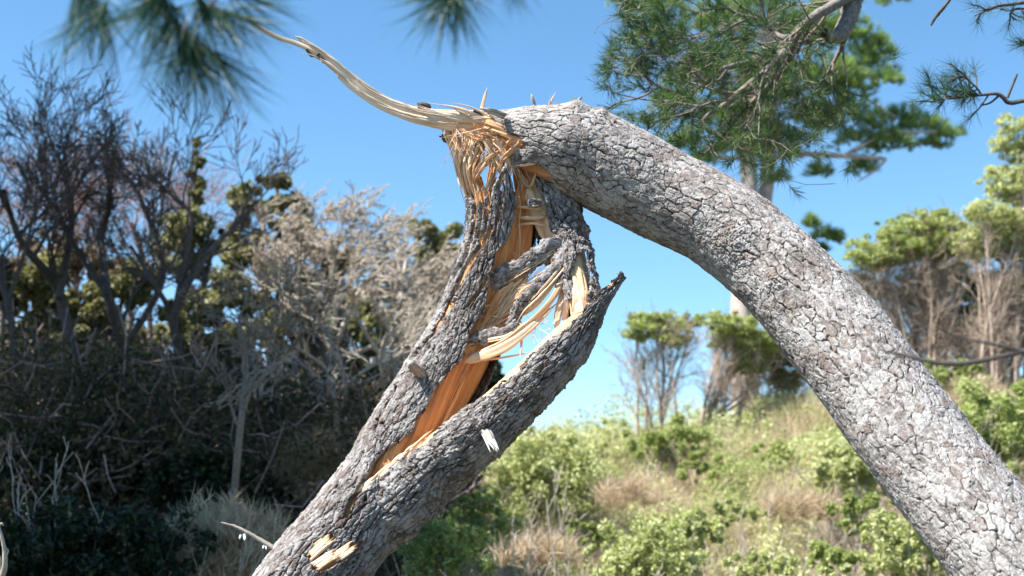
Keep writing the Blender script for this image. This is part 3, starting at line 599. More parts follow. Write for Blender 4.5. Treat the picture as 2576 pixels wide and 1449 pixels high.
# bark covered strips bridging the opening
def strip(pts, seed, name='bark_strip'):
    bark_tube(name, pts, M['bark_stump'], (.020, .028), .010, lambda px, py, TH, S: (np.cos(TH + .25) * 26 + 5), seed=seed, jag=8, dv=.0018, nmin=44, squash=.36, wob=.75)
    q_ = np.array(pts, float); dr = np.gradient(q_[:, :2], axis=0); nr = np.stack([-dr[:, 1], dr[:, 0]], 1) / np.hypot(dr[:, 0], dr[:, 1])[:, None]; nr = nr * np.where(nr[:, 1:] < 0, -1, 1)
    E = Acc()
    for k in range(9):
        o_ = q_[:, 2] * rs.uniform(.35, 1.05); a0 = 0 if k % 2 or len(q_) < 4 else 1
        lath(E, [(q_[i, 0] + nr[i, 0] * o_[i], q_[i, 1] + nr[i, 1] * o_[i], q_[i, 3] + rs.uniform(-.006, .01)) for i in range(a0, len(q_) - (k % 3 == 0))], w=rs.uniform(.8, 3.2), th=1.5, seed=seed * 20 + k, fray=.4, base=.2)
    E.build('strip_edge_fibres', M['pale'], pine)
    wood_tube('strip_wood', pts, M['pale'], .92, None, seed=seed + 1, ridge=.003, squash=.3)
strip([(1196, 736, 7, -.07), (1232, 716, 15, -.09), (1275, 692, 19, -.11), (1312, 671, 18, -.12), (1353, 645, 18, -.11), (1392, 618, 19, -.09), (1420, 626, 12, -.06)], 71)
strip([(1284, 822, 10, -.12), (1310, 772, 14, -.13), (1345, 738, 15, -.13), (1378, 702, 15, -.12), (1408, 664, 15, -.1), (1422, 630, 11, -.07)], 75)
strip([(1172, 862, 7, -.1), (1205, 851, 12, -.12), (1240, 845, 13, -.13), (1275, 836, 12, -.13), (1305, 812, 8, -.12)], 79)
strip([(1418, 620, 8, -.06), (1424, 660, 13, -.07), (1430, 710, 12, -.08), (1436, 752, 6, -.08)], 87)
strip([(1330, 515, 5, -.08), (1345, 511, 9, -.09), (1362, 512, 5, -.08)], 89)
strip([(1292, 410, 10, -.08), (1325, 398, 18, -.1), (1362, 392, 20, -.09), (1392, 412, 18, -.07)], 91)
# rags of dark bark hanging behind the slab
strip([(1430, 490, 16, .06), (1448, 530, 14, .06), (1450, 575, 10, .05), (1456, 600, 4, .05)], 93)
# knot in the exposed wood
A = Acc()
th_ = np.linspace(0, 2 * pi, 18, endpoint=False); cc = P(1133, 985, D0 - .055 + float(zadj(1133, 985)))
for j, (rr, dz) in enumerate([(20, .0), (15, -.014), (9, -.01), (3, .004)]):
    pass
ring = [(22, .02), (17, -.012), (12, -.016), (8, -.004), (2, .004)]
V = np.array([[cc + rr / FPX * D0 * (cos(a) * .95 * RIGHT + sin(a) * .8 * UP) * (1 + .15 * sin(3 * a + rr)) + FWD * dz for a in th_] for rr, dz in ring]).reshape(-1, 3)
uvk = np.array([[(a * .02, rr * .01) for a in th_] for rr, dz in ring]).reshape(-1, 2)
A.add(V, grid(5, 18, True), uvk, .1); A.build('wood_knot', wood_mat('knot_wood', (.16, .05, .02), (.34, .12, .04), (.45, .2, .07)), pine)

# ------------------------------------------------------------------ foliage helpers
def rdir(r, n): return nrm(r.normal(size=(n, 3)))
def leaves(acc, r, C, size, nbias=None, asp=.55):
    """folded leaf (two triangles sharing a rib) at each centre"""
    n = len(C); a = rdir(r, n); nn = rdir(r, n)
    if nbias is not None: nn = nrm(nn + nbias)
    a = nrm(a - (a * nn).sum(1, keepdims=True) * nn); b = np.cross(nn, a)
    s = (size * (.6 + .8 * r.random(n)))[:, None]
    V = np.stack([C - a * s * .5, C + b * s * asp * .5 + nn * s * .08, C + a * s * .5, C - b * s * asp * .5 + nn * s * .08], 1).reshape(-1, 3)
    i = np.arange(n)[:, None] * 4
    acc.add(V, np.concatenate([i, i + 1, i + 2, i + 3], 1))
def blades(acc, r, C, D, L, w):
    """thin blade from C along D"""
    n = len(C); D = nrm(D); s = nrm(np.cross(D, rdir(r, n))); L = np.broadcast_to(L, (n,))[:, None]; mid = C + D * L * .55 + rdir(r, n) * L * .05
    V = np.stack([C - s * w * .5, C + s * w * .5, mid + s * w * .4, C + D * L + rdir(r, n) * L * .06, mid - s * w * .4], 1)
    i = np.arange(n)[:, None] * 5
    acc.add(V.reshape(-1, 3), np.concatenate([i, i + 1, i + 2, i + 4], 1)); acc.F3.append(np.concatenate([i + 4, i + 2, i + 3], 1) + acc.n - 5 * n)
def tufts(acc, r, tips, dirs, k=30, L=.09, w=.0016, spread=.9, back=.06):
    n = len(tips); T = np.repeat(tips, k, 0); D = np.repeat(nrm(dirs), k, 0)
    C = T - D * (r.random((n * k, 1)) * back)
    blades(acc, r, C, D + rdir(r, n * k) * spread, L * (.65 + .5 * r.random(n * k)), w)
def grow(r, p, d, L, rad, lvl, out, tips, kids=(4, 4, 4), ang=.7, wig=.25, ratio=.6, up=.0, steps=6, rmin=.002, bias=None, first=.3):
    p = np.array(p, float); d = nrm(np.array(d, float)); pts = [np.r_[p, rad]]; ds = []
    for i in range(steps):
        d = d + r.normal(size=3) * wig
        d[2] += up
        if bias is not None: d = d + bias
        d = nrm(d); p = p + d * L / steps; ds.append(d.copy())
        pts.append(np.r_[p, max(rmin, rad * (1 - (.75 if lvl else .9) * (i + 1) / steps))])
    out.append(np.array(pts)); tips.append((p, d, lvl))
    if lvl <= 0: return
    nk = kids[len(kids) - lvl] if lvl <= len(kids) else kids[0]
    for k in range(nk):
        f = first + (1 - first) * (k + r.random()) / nk; j = min(steps - 1, int(f * steps)); q = pts[j][:3] + (pts[j + 1][:3] - pts[j][:3]) * (f * steps - j)
        side = rdir(r, 1)[0]; side = nrm(side - (side @ ds[j]) * ds[j]); nd = nrm(ds[j] * cos(ang) + side * sin(ang) * (.7 + .6 * r.random()))
        grow(r, q, nd, L * ratio * (.7 + .5 * r.random()), max(rmin, pts[j][3] * .62), lvl - 1, out, tips, kids, ang, wig, ratio, up, max(4, steps - 1), rmin, bias, first)
def gz(x, y): return float(H(x, y))
def on_ground(px, d, sink=.05):
    q = P(px, 1200, d); return np.array([q[0], q[1], gz(q[0], q[1]) - sink])
def at(px, py, y):
    """photo px to point at world distance y"""
    dr = FWD + (px - 1288) / FPX * RIGHT - (py - 724.5) / FPX * UP; return CAM + dr * (y / dr[1])

# ------------------------------------------------------------------ near pine boughs (upper right, 7 m)
def Z5(pts): return [(x * .4385 + 1447, y * .4385, w * .62, z) for x, y, w, z in pts]
def bough_path(pts, D, n=40):
    q = catmull(pts, n); d = D + q[:, 3]
    C = CAM + d[:, None] * (FWD + ((q[:, 0] - 1288) / FPX)[:, None] * RIGHT - ((q[:, 1] - 724.5) / FPX)[:, None] * UP)
    return np.c_[C, q[:, 2] / FPX * d]
def make_bough(name, label, limbs, D, seed, kids=2.2, tw=(.25, .55), tuft=(26, .085, .0015), bias=(-.25, 0, -.05), frac=1.0, matn='needle', group=None, dens=9, tuftlvl=0, wood='limb', spread=.9, allow=None):
    r = np.random.default_rng(seed); mains = [bough_path(l, D) for l in limbs]
    root = thing(name, label, 'pine branch', mains[0][0, :3], group)
    A = Acc(); tubes(A, mains, 8, .5, .18, r); A.build('limb', M[wood], root)
    out = []; tips = []
    for mpath in mains:
        L = np.linalg.norm(np.diff(mpath[:, :3], axis=0), axis=1).sum(); nk = max(1, int(L * dens))
        for k in range(nk):
            j = int(len(mpath) * (.12 + .86 * (k + r.random()) / nk)); j = min(j, len(mpath) - 2)
            dl = nrm(mpath[j + 1, :3] - mpath[j, :3]); sd = rdir(r, 1)[0]; sd = nrm(sd - (sd @ dl) * dl)
            grow(r, mpath[j, :3], nrm(dl * .6 + sd * .8 + np.array(bias)), r.uniform(*tw), min(.007, mpath[j, 3] * .6), 2, out, tips, (3, 3), .7, .22, .6, 0, 5, .0013, np.array(bias) * .08)
        if frac > 0: tips.append((mpath[-1, :3], nrm(mpath[-1, :3] - mpath[-3, :3]), 0))
    if allow: out = [o_ for o_ in out if allow(*proj(o_[-1, :3]))]
    B = Acc(); tubes(B, out, 4); B.build('twigs', M['twig'], root)
    tp = [t for t in tips if r.random() < frac and (not allow or allow(*proj(t[0])))]
    Nn = Acc(); tufts(Nn, r, np.array([t[0] for t in tp]), np.array([t[1] for t in tp]) + np.array([0, 0, .15]), *tuft[:3], spread=spread)
    Nn.build('needles', M[matn], root, False)
    return root
limbs = [Z5(l) for l in [
    [(1660, -90, 26, .3), (1600, -40, 24, .2), (1500, 20, 21, .1), (1380, 90, 20, .0), (1290, 165, 18, 0), (1220, 260, 17, 0), (1165, 305, 15, 0), (1030, 350, 12, -.05), (870, 388, 11, -.1), (800, 425, 11, -.1), (740, 485, 10, -.12), (640, 545, 9, -.15)],
    [(1230, 250, 14, 0), (1150, 350, 13, -.1), (1060, 430, 13, -.15), (940, 530, 12, -.2), (860, 600, 11, -.2), (760, 660, 9, -.2), (715, 730, 7, -.2)],
    [(1280, 190, 12, 0), (1200, 380, 11, .15), (1080, 520, 10, .2), (1000, 600, 9, .2), (900, 710, 7, .25), (820, 810, 6, .25), (720, 900, 4, .25)],
    [(1560, 120, 12, .1), (1545, 230, 10, .1), (1460, 400, 7, .15), (1380, 520, 5, .2), (1310, 660, 3, .2)],
    [(1310, 150, 13, .0), (1220, 212, 12, .1), (1150, 190, 10, .2), (1085, 110, 9, .2), (1060, -30, 8, .2)],
    [(1600, -60, 44, .3), (1580, 60, 40, .2), (1540, 170, 34, .1), (1490, 215, 28, .05), (1430, 190, 20, .0)],
    [(640, 545, 8, -.15), (560, 520, 7, -.1), (480, 500, 6, -.1), (400, 420, 5, -.1), (390, 310, 4, -.1), (340, 240, 3, -.1), (280, 180, 2, -.1)],
    [(640, 545, 7, -.15), (600, 610, 6, -.1), (480, 690, 5, -.1), (380, 770, 4, -.1)],
    [(990, 110, 8, .2), (900, 150, 7, .1), (830, 200, 6, .1), (700, 260, 5, .1), (560, 300, 4, .1)],
    [(970, 200, 6, .2), (820, 240, 5, .3), (690, 250, 4, .3), (560, 170, 3, .3), (480, 60, 2, .3)],
    [(480, 500, 5, -.1), (370, 560, 4, -.2), (250, 590, 4, -.2), (160, 640, 3, -.2)],
    [(390, 430, 4, -.1), (280, 430, 3, -.1), (200, 390, 2.5, -.1), (155, 320, 2, -.1)],
    [(1080, 110, 9, .2), (940, 80, 7, .3), (840, 20, 6, .3), (760, -40, 5, .3)],
    [(1080, 520, 7, .2), (1060, 610, 5, .3), (960, 720, 4, .3), (860, 800, 3, .3)]]]
make_bough('pine_bough', 'large sunlit pine bough with forking grey limbs reaching down above the folded trunk', limbs, 7.0, 3, tw=(.28, .62), dens=13, frac=.8, bias=(-.22, 0, -.08), tuft=(40, .085, .0024), allow=lambda x, y: x > 1500 + max(0, 60 - y * .3) and y < 330 + max(0, (x - 1620)) * .45 and y < 560 - (x > 2150) * 400)
r_ = Z5([(2700, 590, 10, .0), (2600, 575, 9, 0), (2490, 590, 9, 0), (2430, 540, 8, 0), (2330, 545, 6, 0), (2200, 560, 5, 0), (2100, 570, 4, 0), (2040, 590, 3, 0)])
r2_ = Z5([(2480, 560, 6, 0), (2505, 500, 5, 0), (2535, 425, 5, 0)]); r3_ = Z5([(2430, 550, 5, 0), (2380, 590, 4, 0), (2325, 605, 3, 0)]); r4_ = Z5([(2330, 545, 5, 0), (2300, 500, 4, 0), (2240, 450, 3, 0), (2200, 430, 3, 0)])
def tuft_bough(name, label, limbs, D, seed, tipspan, nt, tuft, matn='needle', spread=1.0, wood='dark', group=None, up=.3, tw=.12):
    r = np.random.default_rng(seed); mains = [bough_path(l, D) for l in limbs]
    root = thing(name, label, 'pine branch', mains[0][0, :3], group)
    A = Acc(); tubes(A, mains, 8, .5, .2, r); out = []; T = []; Dd = []
    for (li, f0, f1, n) in tipspan:
        mp = mains[li]
        for k in range(n):
            j = int((len(mp) - 2) * (f0 + (f1 - f0) * (k + r.random()) / n)); dl = nrm(mp[j + 1, :3] - mp[j, :3]); sd = rdir(r, 1)[0] + np.array([0, 0, up]); d = nrm(dl * .5 + sd)
            q = mp[j, :3]; L = tw * (.4 + .9 * r.random()); out.append(np.array([np.r_[q, .004], np.r_[q + d * L * .5 + r.normal(size=3) * .006, .0035], np.r_[q + d * L, .002]])); T.append(q + d * L); Dd.append(d)
    tubes(A, out, 5); A.build('limb', M[wood], root)
    Nn = Acc(); tufts(Nn, r, np.array(T), np.array(Dd), *tuft[:3], spread=spread); Nn.build('needles', M[matn], root, False)
    return root
tuft_bough('pine_bough', 'dark needled pine twig entering at the right edge with a bare upright spur', [r_, r2_, r3_, r4_], 6.2, 5, [(0, .55, 1, 20), (3, .2, 1, 10)], 0, (46, .085, .0016, .9, .1), 'needle_dark', .9)
r5_ = Z5([(2700, -10, 9, 0), (2600, 10, 8, 0), (2500, 25, 7, 0), (2420, 35, 6, 0), (2340, 70, 3, 0), (2290, 90, 2, 0)])
r6_ = Z5([(2620, 60, 6, 0), (2540, 50, 5, 0), (2500, 70, 4, 0), (2495, 120, 3, 0)])
tuft_bough('pine_bough', 'small pine twig with hanging needle tufts in the top right corner', [r5_, r6_], 6.6, 6, [(1, .3, 1, 6), (0, .55, .95, 4)], 0, (40, .09, .0014, .9, .1), 'needle_dark', .8, up=-.5, tw=.08)
r7_ = Z5([(2640, 200, 5, 0), (2600, 240, 4, 0), (2572, 262, 3, 0)])
tuft_bough('pine_bough', 'needle tuft just showing at the right edge below the corner twig', [r7_], 6.6, 8, [(0, .3, 1, 5)], 0, (40, .09, .0014, .9, .1), 'needle_dark', .8, up=-.3, tw=.05)
A = Acc(); tubes(A, [bough_path(Z5([(2180, -60, 7, 0), (2140, 10, 7, 0), (2090, 70, 8, 0), (2060, 110, 6, 0), (2040, 145, 5, 0)]), 5.6)], 7, .5, .3, np.random.default_rng(2))
o = A.build('bare_twig', M['dark']); o['label'] = 'bare dark twig poking down alone from the top edge'; o['category'] = 'twig'
# out-of-focus tufts close to the lens, upper left
def near_tuft(label, pts, D, spots, seed, L=.075, k=70):
    r = np.random.default_rng(seed); root = thing('pine_bough', label, 'pine branch', bough_path(pts[0], D)[0, :3])
    A = Acc(); mains = [bough_path(p, D) for p in pts]; tubes(A, mains, 8, .5, .2, r); out = []
    T = []; Dd = []
    for (x, y, dx, dy, n) in spots:
        c = P(x, y, D)
        for i in range(n):
            T.append(c + r.normal(size=3) * .008); Dd.append(nrm(dx * RIGHT - dy * UP + r.normal(size=3) * .35))
        e = P(x, y, D); m0 = min(range(len(mains)), key=lambda i: np.linalg.norm(mains[i][:, :3] - e, axis=1).min()); j = np.linalg.norm(mains[m0][:, :3] - e, axis=1).argmin()
        out.append(np.array([np.r_[mains[m0][j, :3], .003], np.r_[e, .0025]]) + 1e-4)
    tubes(A, out, 5); A.build('limb', M['twig'], root)
    Nn = Acc(); tufts(Nn, r, np.array(T), np.array(Dd), k, L, .0016, .6, .035); Nn.build('needles', M['needle_blur'], root, False)
M['needle_blur'] = leaf_mat('near_pine_needles', [(.008, .035, .035), (.015, .06, .05), (.03, .09, .05), (.10, .14, .05)], .2)
near_tuft('out of focus pine tufts close to the lens in the top left', [[(180, -80, 3, .05), (330, -20, 4, 0), (440, 60, 12, 0), (520, 140, 14, 0)], [(620, -90, 4, 0), (560, -20, 4, 0), (490, 50, 4, 0)], [(120, -90, 3, 0), (190, -40, 3, 0), (225, -10, 3, 0)]], 2.15,
          [(215, -12, -.3, 1, 2), (240, 5, .15, 1, 1), (385, 20, -.5, .6, 2), (445, 62, -.3, 1, 2), (460, 130, -.4, 1, 2), (522, 140, .2, 1, 3), (560, 40, .9, .5, 2), (500, 20, .5, .2, 2), (420, 0, -.4, -.3, 2), (600, 0, .9, .3, 1)], 61, k=60, L=.135)
near_tuft('out of focus pine tuft close to the lens at the top edge centre', [[(1190, -120, 3, 0), (1160, -60, 3, 0), (1135, -10, 3, 0)]], 2.2, [(1120, -8, -.6, 1, 2), (1140, -4, .1, 1, 2), (1160, -10, .6, 1, 1)], 62, k=55, L=.115)
near_tuft('faint out of focus pine tuft tip at the top edge right of centre', [[(1320, -160, 3, 0), (1300, -110, 3, 0), (1290, -70, 3, 0)]], 1.9, [(1290, -66, .3, 1, 2)], 63, k=22)
# blurred bare twig crossing the folded trunk at the right
A = Acc()
tubes(A, [bough_path([(2700, 860, 7, 0), (2576, 884, 6.5, 0), (2480, 905, 6, 0), (2400, 916, 7, 0), (2330, 908, 5, 0), (2270, 893, 4, 0), (2222, 884, 2.5, 0)], 2.6), bough_path([(2576, 884, 4, 0), (2500, 866, 4, 0), (2420, 850, 3, 0), (2370, 828, 2, 0)], 2.6), bough_path([(2480, 905, 3, 0), (2450, 925, 2, 0), (2430, 950, 1.5, 0)], 2.6)], 7, .5, .25, np.random.default_rng(3))
o = A.build('bare_twig', M['dark']); o['label'] = 'blurred dark bare twig crossing the folded trunk at the right'; o['category'] = 'twig'
A = Acc()
tubes(A, [bough_path([(-20, 1500, 8, 0), (8, 1440, 8, 0), (12, 1390, 6, 0), (4, 1350, 4, 0), (-2, 1325, 3, 0), (4, 1317, 2.5, 0), (8, 1322, 2, 0)], 4.2), bough_path([(14, 1400, 4, 0), (20, 1385, 2, 0), (14, 1378, 1.5, 0)], 4.2), bough_path([(-30, 1370, 5, 0), (-5, 1400, 5, 0), (6, 1440, 5, 0)], 4.2)], 7, .5, .25, np.random.default_rng(4))
o = A.build('bare_twig', M['greytwig']); o['label'] = 'pale curled twig tip at the lower left edge'; o['category'] = 'twig'

# ------------------------------------------------------------------ far pine behind the crest
YP = 31.0
def far_clump(acc, r, c, rx, rz, n):
    u = rdir(r, n); u[:, 2] = np.abs(u[:, 2]) - .3; p = c + u * np.array([rx, rx * .9, rz]) * (.25 + .95 * r.random((n, 1)) ** .6)
    tufts(acc, r, p, nrm(u * .9 + np.array([0, 0, .6]) + r.normal(size=(n, 3)) * .3), 34, .19, .0085, .62, .14)
def build_far_pine():
    r = np.random.default_rng(91); b0 = at(1868, 820, YP); base = np.array([b0[0], b0[1], gz(b0[0], b0[1]) - .3])
    root = thing('pine_tree', 'tall pine with pale forked trunk and dense needle clumps rising beyond the crest', 'pine tree', base)
    pr = lambda l: np.array([np.r_[at(x, y, YP + dy), w_ * YP / FPX] for x, y, w_, dy in l])
    s = lambda l: catmull(pr(l), 40)
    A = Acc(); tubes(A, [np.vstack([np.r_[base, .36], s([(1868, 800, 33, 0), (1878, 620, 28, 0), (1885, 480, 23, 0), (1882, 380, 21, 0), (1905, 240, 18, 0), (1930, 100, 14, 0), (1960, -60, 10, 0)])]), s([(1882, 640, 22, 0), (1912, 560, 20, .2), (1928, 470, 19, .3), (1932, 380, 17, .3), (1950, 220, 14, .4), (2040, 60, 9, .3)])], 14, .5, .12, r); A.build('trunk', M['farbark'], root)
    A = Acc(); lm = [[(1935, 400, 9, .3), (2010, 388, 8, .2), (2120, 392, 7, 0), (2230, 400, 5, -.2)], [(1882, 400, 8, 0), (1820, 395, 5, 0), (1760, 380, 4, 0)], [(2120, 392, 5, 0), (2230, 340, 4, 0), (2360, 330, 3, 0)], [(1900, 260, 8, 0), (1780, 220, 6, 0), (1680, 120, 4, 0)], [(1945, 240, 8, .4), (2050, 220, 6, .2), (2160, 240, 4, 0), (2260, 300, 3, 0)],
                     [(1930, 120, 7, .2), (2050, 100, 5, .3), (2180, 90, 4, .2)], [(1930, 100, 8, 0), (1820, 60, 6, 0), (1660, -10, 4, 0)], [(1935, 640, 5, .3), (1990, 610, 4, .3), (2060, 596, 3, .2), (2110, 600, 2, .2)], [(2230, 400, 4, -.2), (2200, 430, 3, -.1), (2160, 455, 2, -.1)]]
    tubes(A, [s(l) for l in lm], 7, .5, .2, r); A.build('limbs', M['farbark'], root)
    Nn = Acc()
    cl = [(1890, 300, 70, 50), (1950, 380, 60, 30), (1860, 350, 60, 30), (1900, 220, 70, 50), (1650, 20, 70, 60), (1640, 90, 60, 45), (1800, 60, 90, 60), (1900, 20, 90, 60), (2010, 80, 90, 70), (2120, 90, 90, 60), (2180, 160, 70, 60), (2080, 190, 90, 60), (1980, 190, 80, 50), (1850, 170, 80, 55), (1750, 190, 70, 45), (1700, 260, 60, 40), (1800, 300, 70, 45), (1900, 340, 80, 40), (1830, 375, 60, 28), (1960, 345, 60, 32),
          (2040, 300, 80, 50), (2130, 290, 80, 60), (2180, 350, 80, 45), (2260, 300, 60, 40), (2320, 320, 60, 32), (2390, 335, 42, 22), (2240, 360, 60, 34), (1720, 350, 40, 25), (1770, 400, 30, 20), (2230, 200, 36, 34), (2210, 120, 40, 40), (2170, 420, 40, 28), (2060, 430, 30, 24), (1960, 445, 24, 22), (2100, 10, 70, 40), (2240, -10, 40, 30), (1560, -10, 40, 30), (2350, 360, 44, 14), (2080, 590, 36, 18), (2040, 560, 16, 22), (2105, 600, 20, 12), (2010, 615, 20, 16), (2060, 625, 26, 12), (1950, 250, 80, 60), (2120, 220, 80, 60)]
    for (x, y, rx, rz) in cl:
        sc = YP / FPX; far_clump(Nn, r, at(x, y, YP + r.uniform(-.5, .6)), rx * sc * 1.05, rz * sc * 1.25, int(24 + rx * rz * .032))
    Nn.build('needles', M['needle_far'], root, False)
build_far_pine()

# ------------------------------------------------------------------ wind-pruned shrubs-trees on the crest
def umbrella(label, px, ybase, yw, crown, stems, seed, leafm='green', nleaf=7600, group='wind-pruned trees along the crest', twigm='tantwig', leaf=.066, spread=2.4):
    """crown: list of (px,py,rx,rz) flat leafy pads; stems rise from ground to pads"""
    r = np.random.default_rng(seed); q = at(px, ybase, yw); base = np.array([q[0], q[1], min(q[2], gz(q[0], q[1])) - .05])
    root = thing('wind_pruned_tree', label, 'small tree', base, group); sc = yw / FPX
    tr = []; out = []; tips = []; A = Acc(); B = Acc(); Lf = Acc()
    for (x, y, rx, rz) in crown:
        c = at(x, y, yw + r.uniform(-.25, .25))
        for k in range(stems):
            e = c + np.array([(r.random() - .5) * 1.5 * rx * sc, (r.random() - .5) * rx * sc, -rz * sc * .4]); s0 = base + np.array([r.normal() * .09 * spread, r.normal() * .08, 0])
            m1 = s0 + (e - s0) * .35 + r.normal(size=3) * .07; m1[0] = s0[0] + (e[0] - s0[0]) * .2; m2 = s0 + (e - s0) * .7 + r.normal(size=3) * .07
            pth = catmull([np.r_[s0, .032], np.r_[m1, .024], np.r_[m2, .014], np.r_[e, .006]], 14); tr.append(pth)
            for i in range(13):
                j = r.integers(4, 13); grow(r, pth[j, :3], nrm(pth[j, :3] - pth[j - 1, :3]) + r.normal(size=3) * .4, .42, .007, 2, out, tips, (4, 3), .6, .15, .6, .08, 5, .0025)
        nc = max(6, int(rx * rz / 55)); cu = rdir(r, nc); cu[:, 2] = cu[:, 2] * .8 + .2; cl_ = c + cu * np.array([rx, rx * .85, rz]) * sc * (.35 + .75 * r.random((nc, 1)) ** .7)
        kk = int(nleaf * rx * rz / 4000 / nc); idx = np.repeat(np.arange(nc), kk); crr = (6 + 15 * r.random(nc))[idx, None] * sc
        P0 = cl_[idx] + rdir(r, len(idx)) * np.array([1.3, 1.3, .7]) * crr * r.random((len(idx), 1)) ** .5
        leaves(Lf, r, P0, leaf * .72, np.array([-.2, -.1, .6]))
    tubes(A, tr, 6, .5, .15, r); A.build('trunk', M[twigm], root)
    tubes(B, out, 4); B.build('twigs', M[twigm], root)
    Lf.build('crown', M[leafm], root, False)
umbrella('small wind-pruned tree with thin pale stems, leftmost on the crest', 1640, 1110, 21.5, [(1680, 812, 95, 26), (1620, 840, 45, 34), (1700, 850, 42, 34)], 3, 101)
umbrella('rounded wind-pruned tree on the crest in front of the tall pine trunk', 1790, 1080, 22.5, [(1850, 818, 82, 30), (1830, 860, 55, 34), (1900, 875, 64, 50), (1885, 925, 50, 34)], 3, 102)
umbrella('low bushy tree in the gap between the crest trees and the folded trunk', 1930, 1060, 23.5, [(1930, 900, 70, 60), (1985, 960, 50, 50)], 3, 103, 'ever')
umbrella('broad flat-topped tree with many thin brown stems right of the folded trunk', 2350, 940, 21.5, [(2300, 600, 130, 50), (2200, 660, 70, 40), (2250, 640, 120, 46), (2380, 620, 90, 60), (2340, 560, 70, 34)], 5, 104, 'green', 6000, spread=3)
umbrella('tall leafy tree at the right edge with pale stems', 2520, 960, 20.5, [(2560, 360, 60, 80), (2540, 470, 70, 70), (2510, 560, 90, 60), (2570, 620, 80, 90), (2470, 620, 60, 60), (2600, 480, 60, 120), (2560, 740, 60, 60)], 4, 105, 'lime', 5200, spread=2.5)
umbrella('shaded dark tree under the broad flat-topped canopy', 2440, 960, 23.0, [(2420, 720, 100, 60), (2300, 740, 80, 60), (2500, 760, 80, 70), (2180, 720, 40, 50), (2440, 820, 100, 60)], 4, 106, 'glossy', 5200, spread=3)

# ------------------------------------------------------------------ bushes
def bush(label, px, py, yw, rx, rz, seed, leafm='lime', n=7000, leaf=.05, twig=60, name='bush', twigm='greytwig', group='bushes on the slope', hollow=.5, blade=False):
    r = np.random.default_rng(seed); sc = yw / FPX; c = at(px, py, yw); R_ = np.array([rx * sc, rx * sc * .8, rz * sc])
    base = np.array([c[0], c[1], gz(c[0], c[1]) - .05]); root = thing(name, label, name.replace('_', ' '), base, group)
    out = []; tips = []
    for i in range(twig):
        u = rdir(r, 1)[0]; u[2] = abs(u[2]) + .3; grow(r, base + np.array([r.normal() * R_[0] * .25, r.normal() * R_[1] * .25, 0]), nrm(u), (c[2] - base[2] + R_[2]) * r.uniform(.35, .62), .008, 2, out, tips, (4, 3), .55, .12, .55, .03, 5, .0028)
    A = Acc(); tubes(A, out, 4); A.build('stems', M[twigm], root)
    Lf = Acc(); m = 0
    nc = max(22, int(rx * rz / 110)); cu = rdir(r, nc); cr = .35 + .85 * r.random((nc, 1)); cc_ = c + cu * R_ * cr
    k = n // nc; idx = np.repeat(np.arange(nc), k); u = rdir(r, len(idx)); pr_ = cc_[idx] + u * R_.min() * (.10 + .28 * r.random(nc))[idx, None] * (r.random((len(idx), 1)) ** .5)
    pr_ = pr_[pr_[:, 2] > base[2] - .1]
    if blade: blades(Lf, r, pr_, rdir(r, len(pr_)) * .95 + np.array([.15, 0, .9]), leaf * 4 * (.5 + r.random(len(pr_))), .006)
    else: leaves(Lf, r, pr_, leaf, np.array([-.2, -.3, .5]))
    Lf.build('foliage', M[leafm], root, False)
    return root
bush('big lime-leaved bush directly below the fork of the broken pine', 1370, 1230, 15.5, 150, 120, 201, 'lime', 24000, .045)
bush('yellow-green bush just left of the folded trunk', 2130, 1200, 15.0, 95, 75, 202, 'lime', 11000, .05)
bush('green bush at the foot of the leftmost crest tree', 1690, 1120, 19.5, 110, 60, 203, 'green', 9000, .055)
bush('dark green bush at the right edge above the folded trunk', 2500, 1080, 15.5, 120, 110, 204, 'green', 12000, .05)
bush('low bright leafy bush along the bottom edge, beneath the yellow-green one', 1620, 1400, 11.5, 130, 80, 205, 'lime', 11000, .04)
bush('small lime bush at the bottom right beside the folded trunk', 2290, 1380, 11.5, 110, 80, 206, 'lime', 8000, .04)
bush('leafy bush under the flat-topped tree', 2380, 960, 19.5, 130, 46, 207, 'green', 9000, .055)
bush('rust-brown bush in the shade left of the stump', 840, 1090, 17.0, 80, 50, 208, 'rust', 6000, .05, group='bushes in the shaded wood')
bush('pale dry grassy bush lit beside the stump', 790, 1190, 13.0, 70, 80, 209, 'tan', 5000, .045, name='dry_bush', group='bushes in the shaded wood', blade=True, twigm='twig')
bush('dry brown brush at the bottom by the foot of the stump', 560, 1400, 10.0, 130, 120, 210, 'tan', 7000, .035, name='dry_bush', group='bushes in the shaded wood', blade=True)
bush('pale green shrub low at the right of the stump foot', 1110, 1400, 11.0, 110, 100, 211, 'green', 7000, .04)
bush('mixed green shrub between the lime bush and the stump', 1180, 1330, 13.5, 100, 80, 212, 'green', 8000, .045)
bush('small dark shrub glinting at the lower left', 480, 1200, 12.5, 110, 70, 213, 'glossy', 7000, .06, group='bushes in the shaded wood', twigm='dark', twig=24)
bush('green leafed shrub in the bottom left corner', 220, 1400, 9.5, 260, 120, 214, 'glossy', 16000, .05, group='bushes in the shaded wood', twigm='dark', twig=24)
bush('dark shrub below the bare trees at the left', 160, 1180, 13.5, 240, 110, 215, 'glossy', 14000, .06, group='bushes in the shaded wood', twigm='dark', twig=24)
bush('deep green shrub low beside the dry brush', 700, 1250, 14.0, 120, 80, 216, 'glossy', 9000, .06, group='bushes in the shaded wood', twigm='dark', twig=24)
bush('dark shrub behind the stump at its waist', 1060, 1180, 16.0, 130, 90, 217, 'glossy', 9000, .06, group='bushes in the shaded wood', twigm='dark', twig=24)
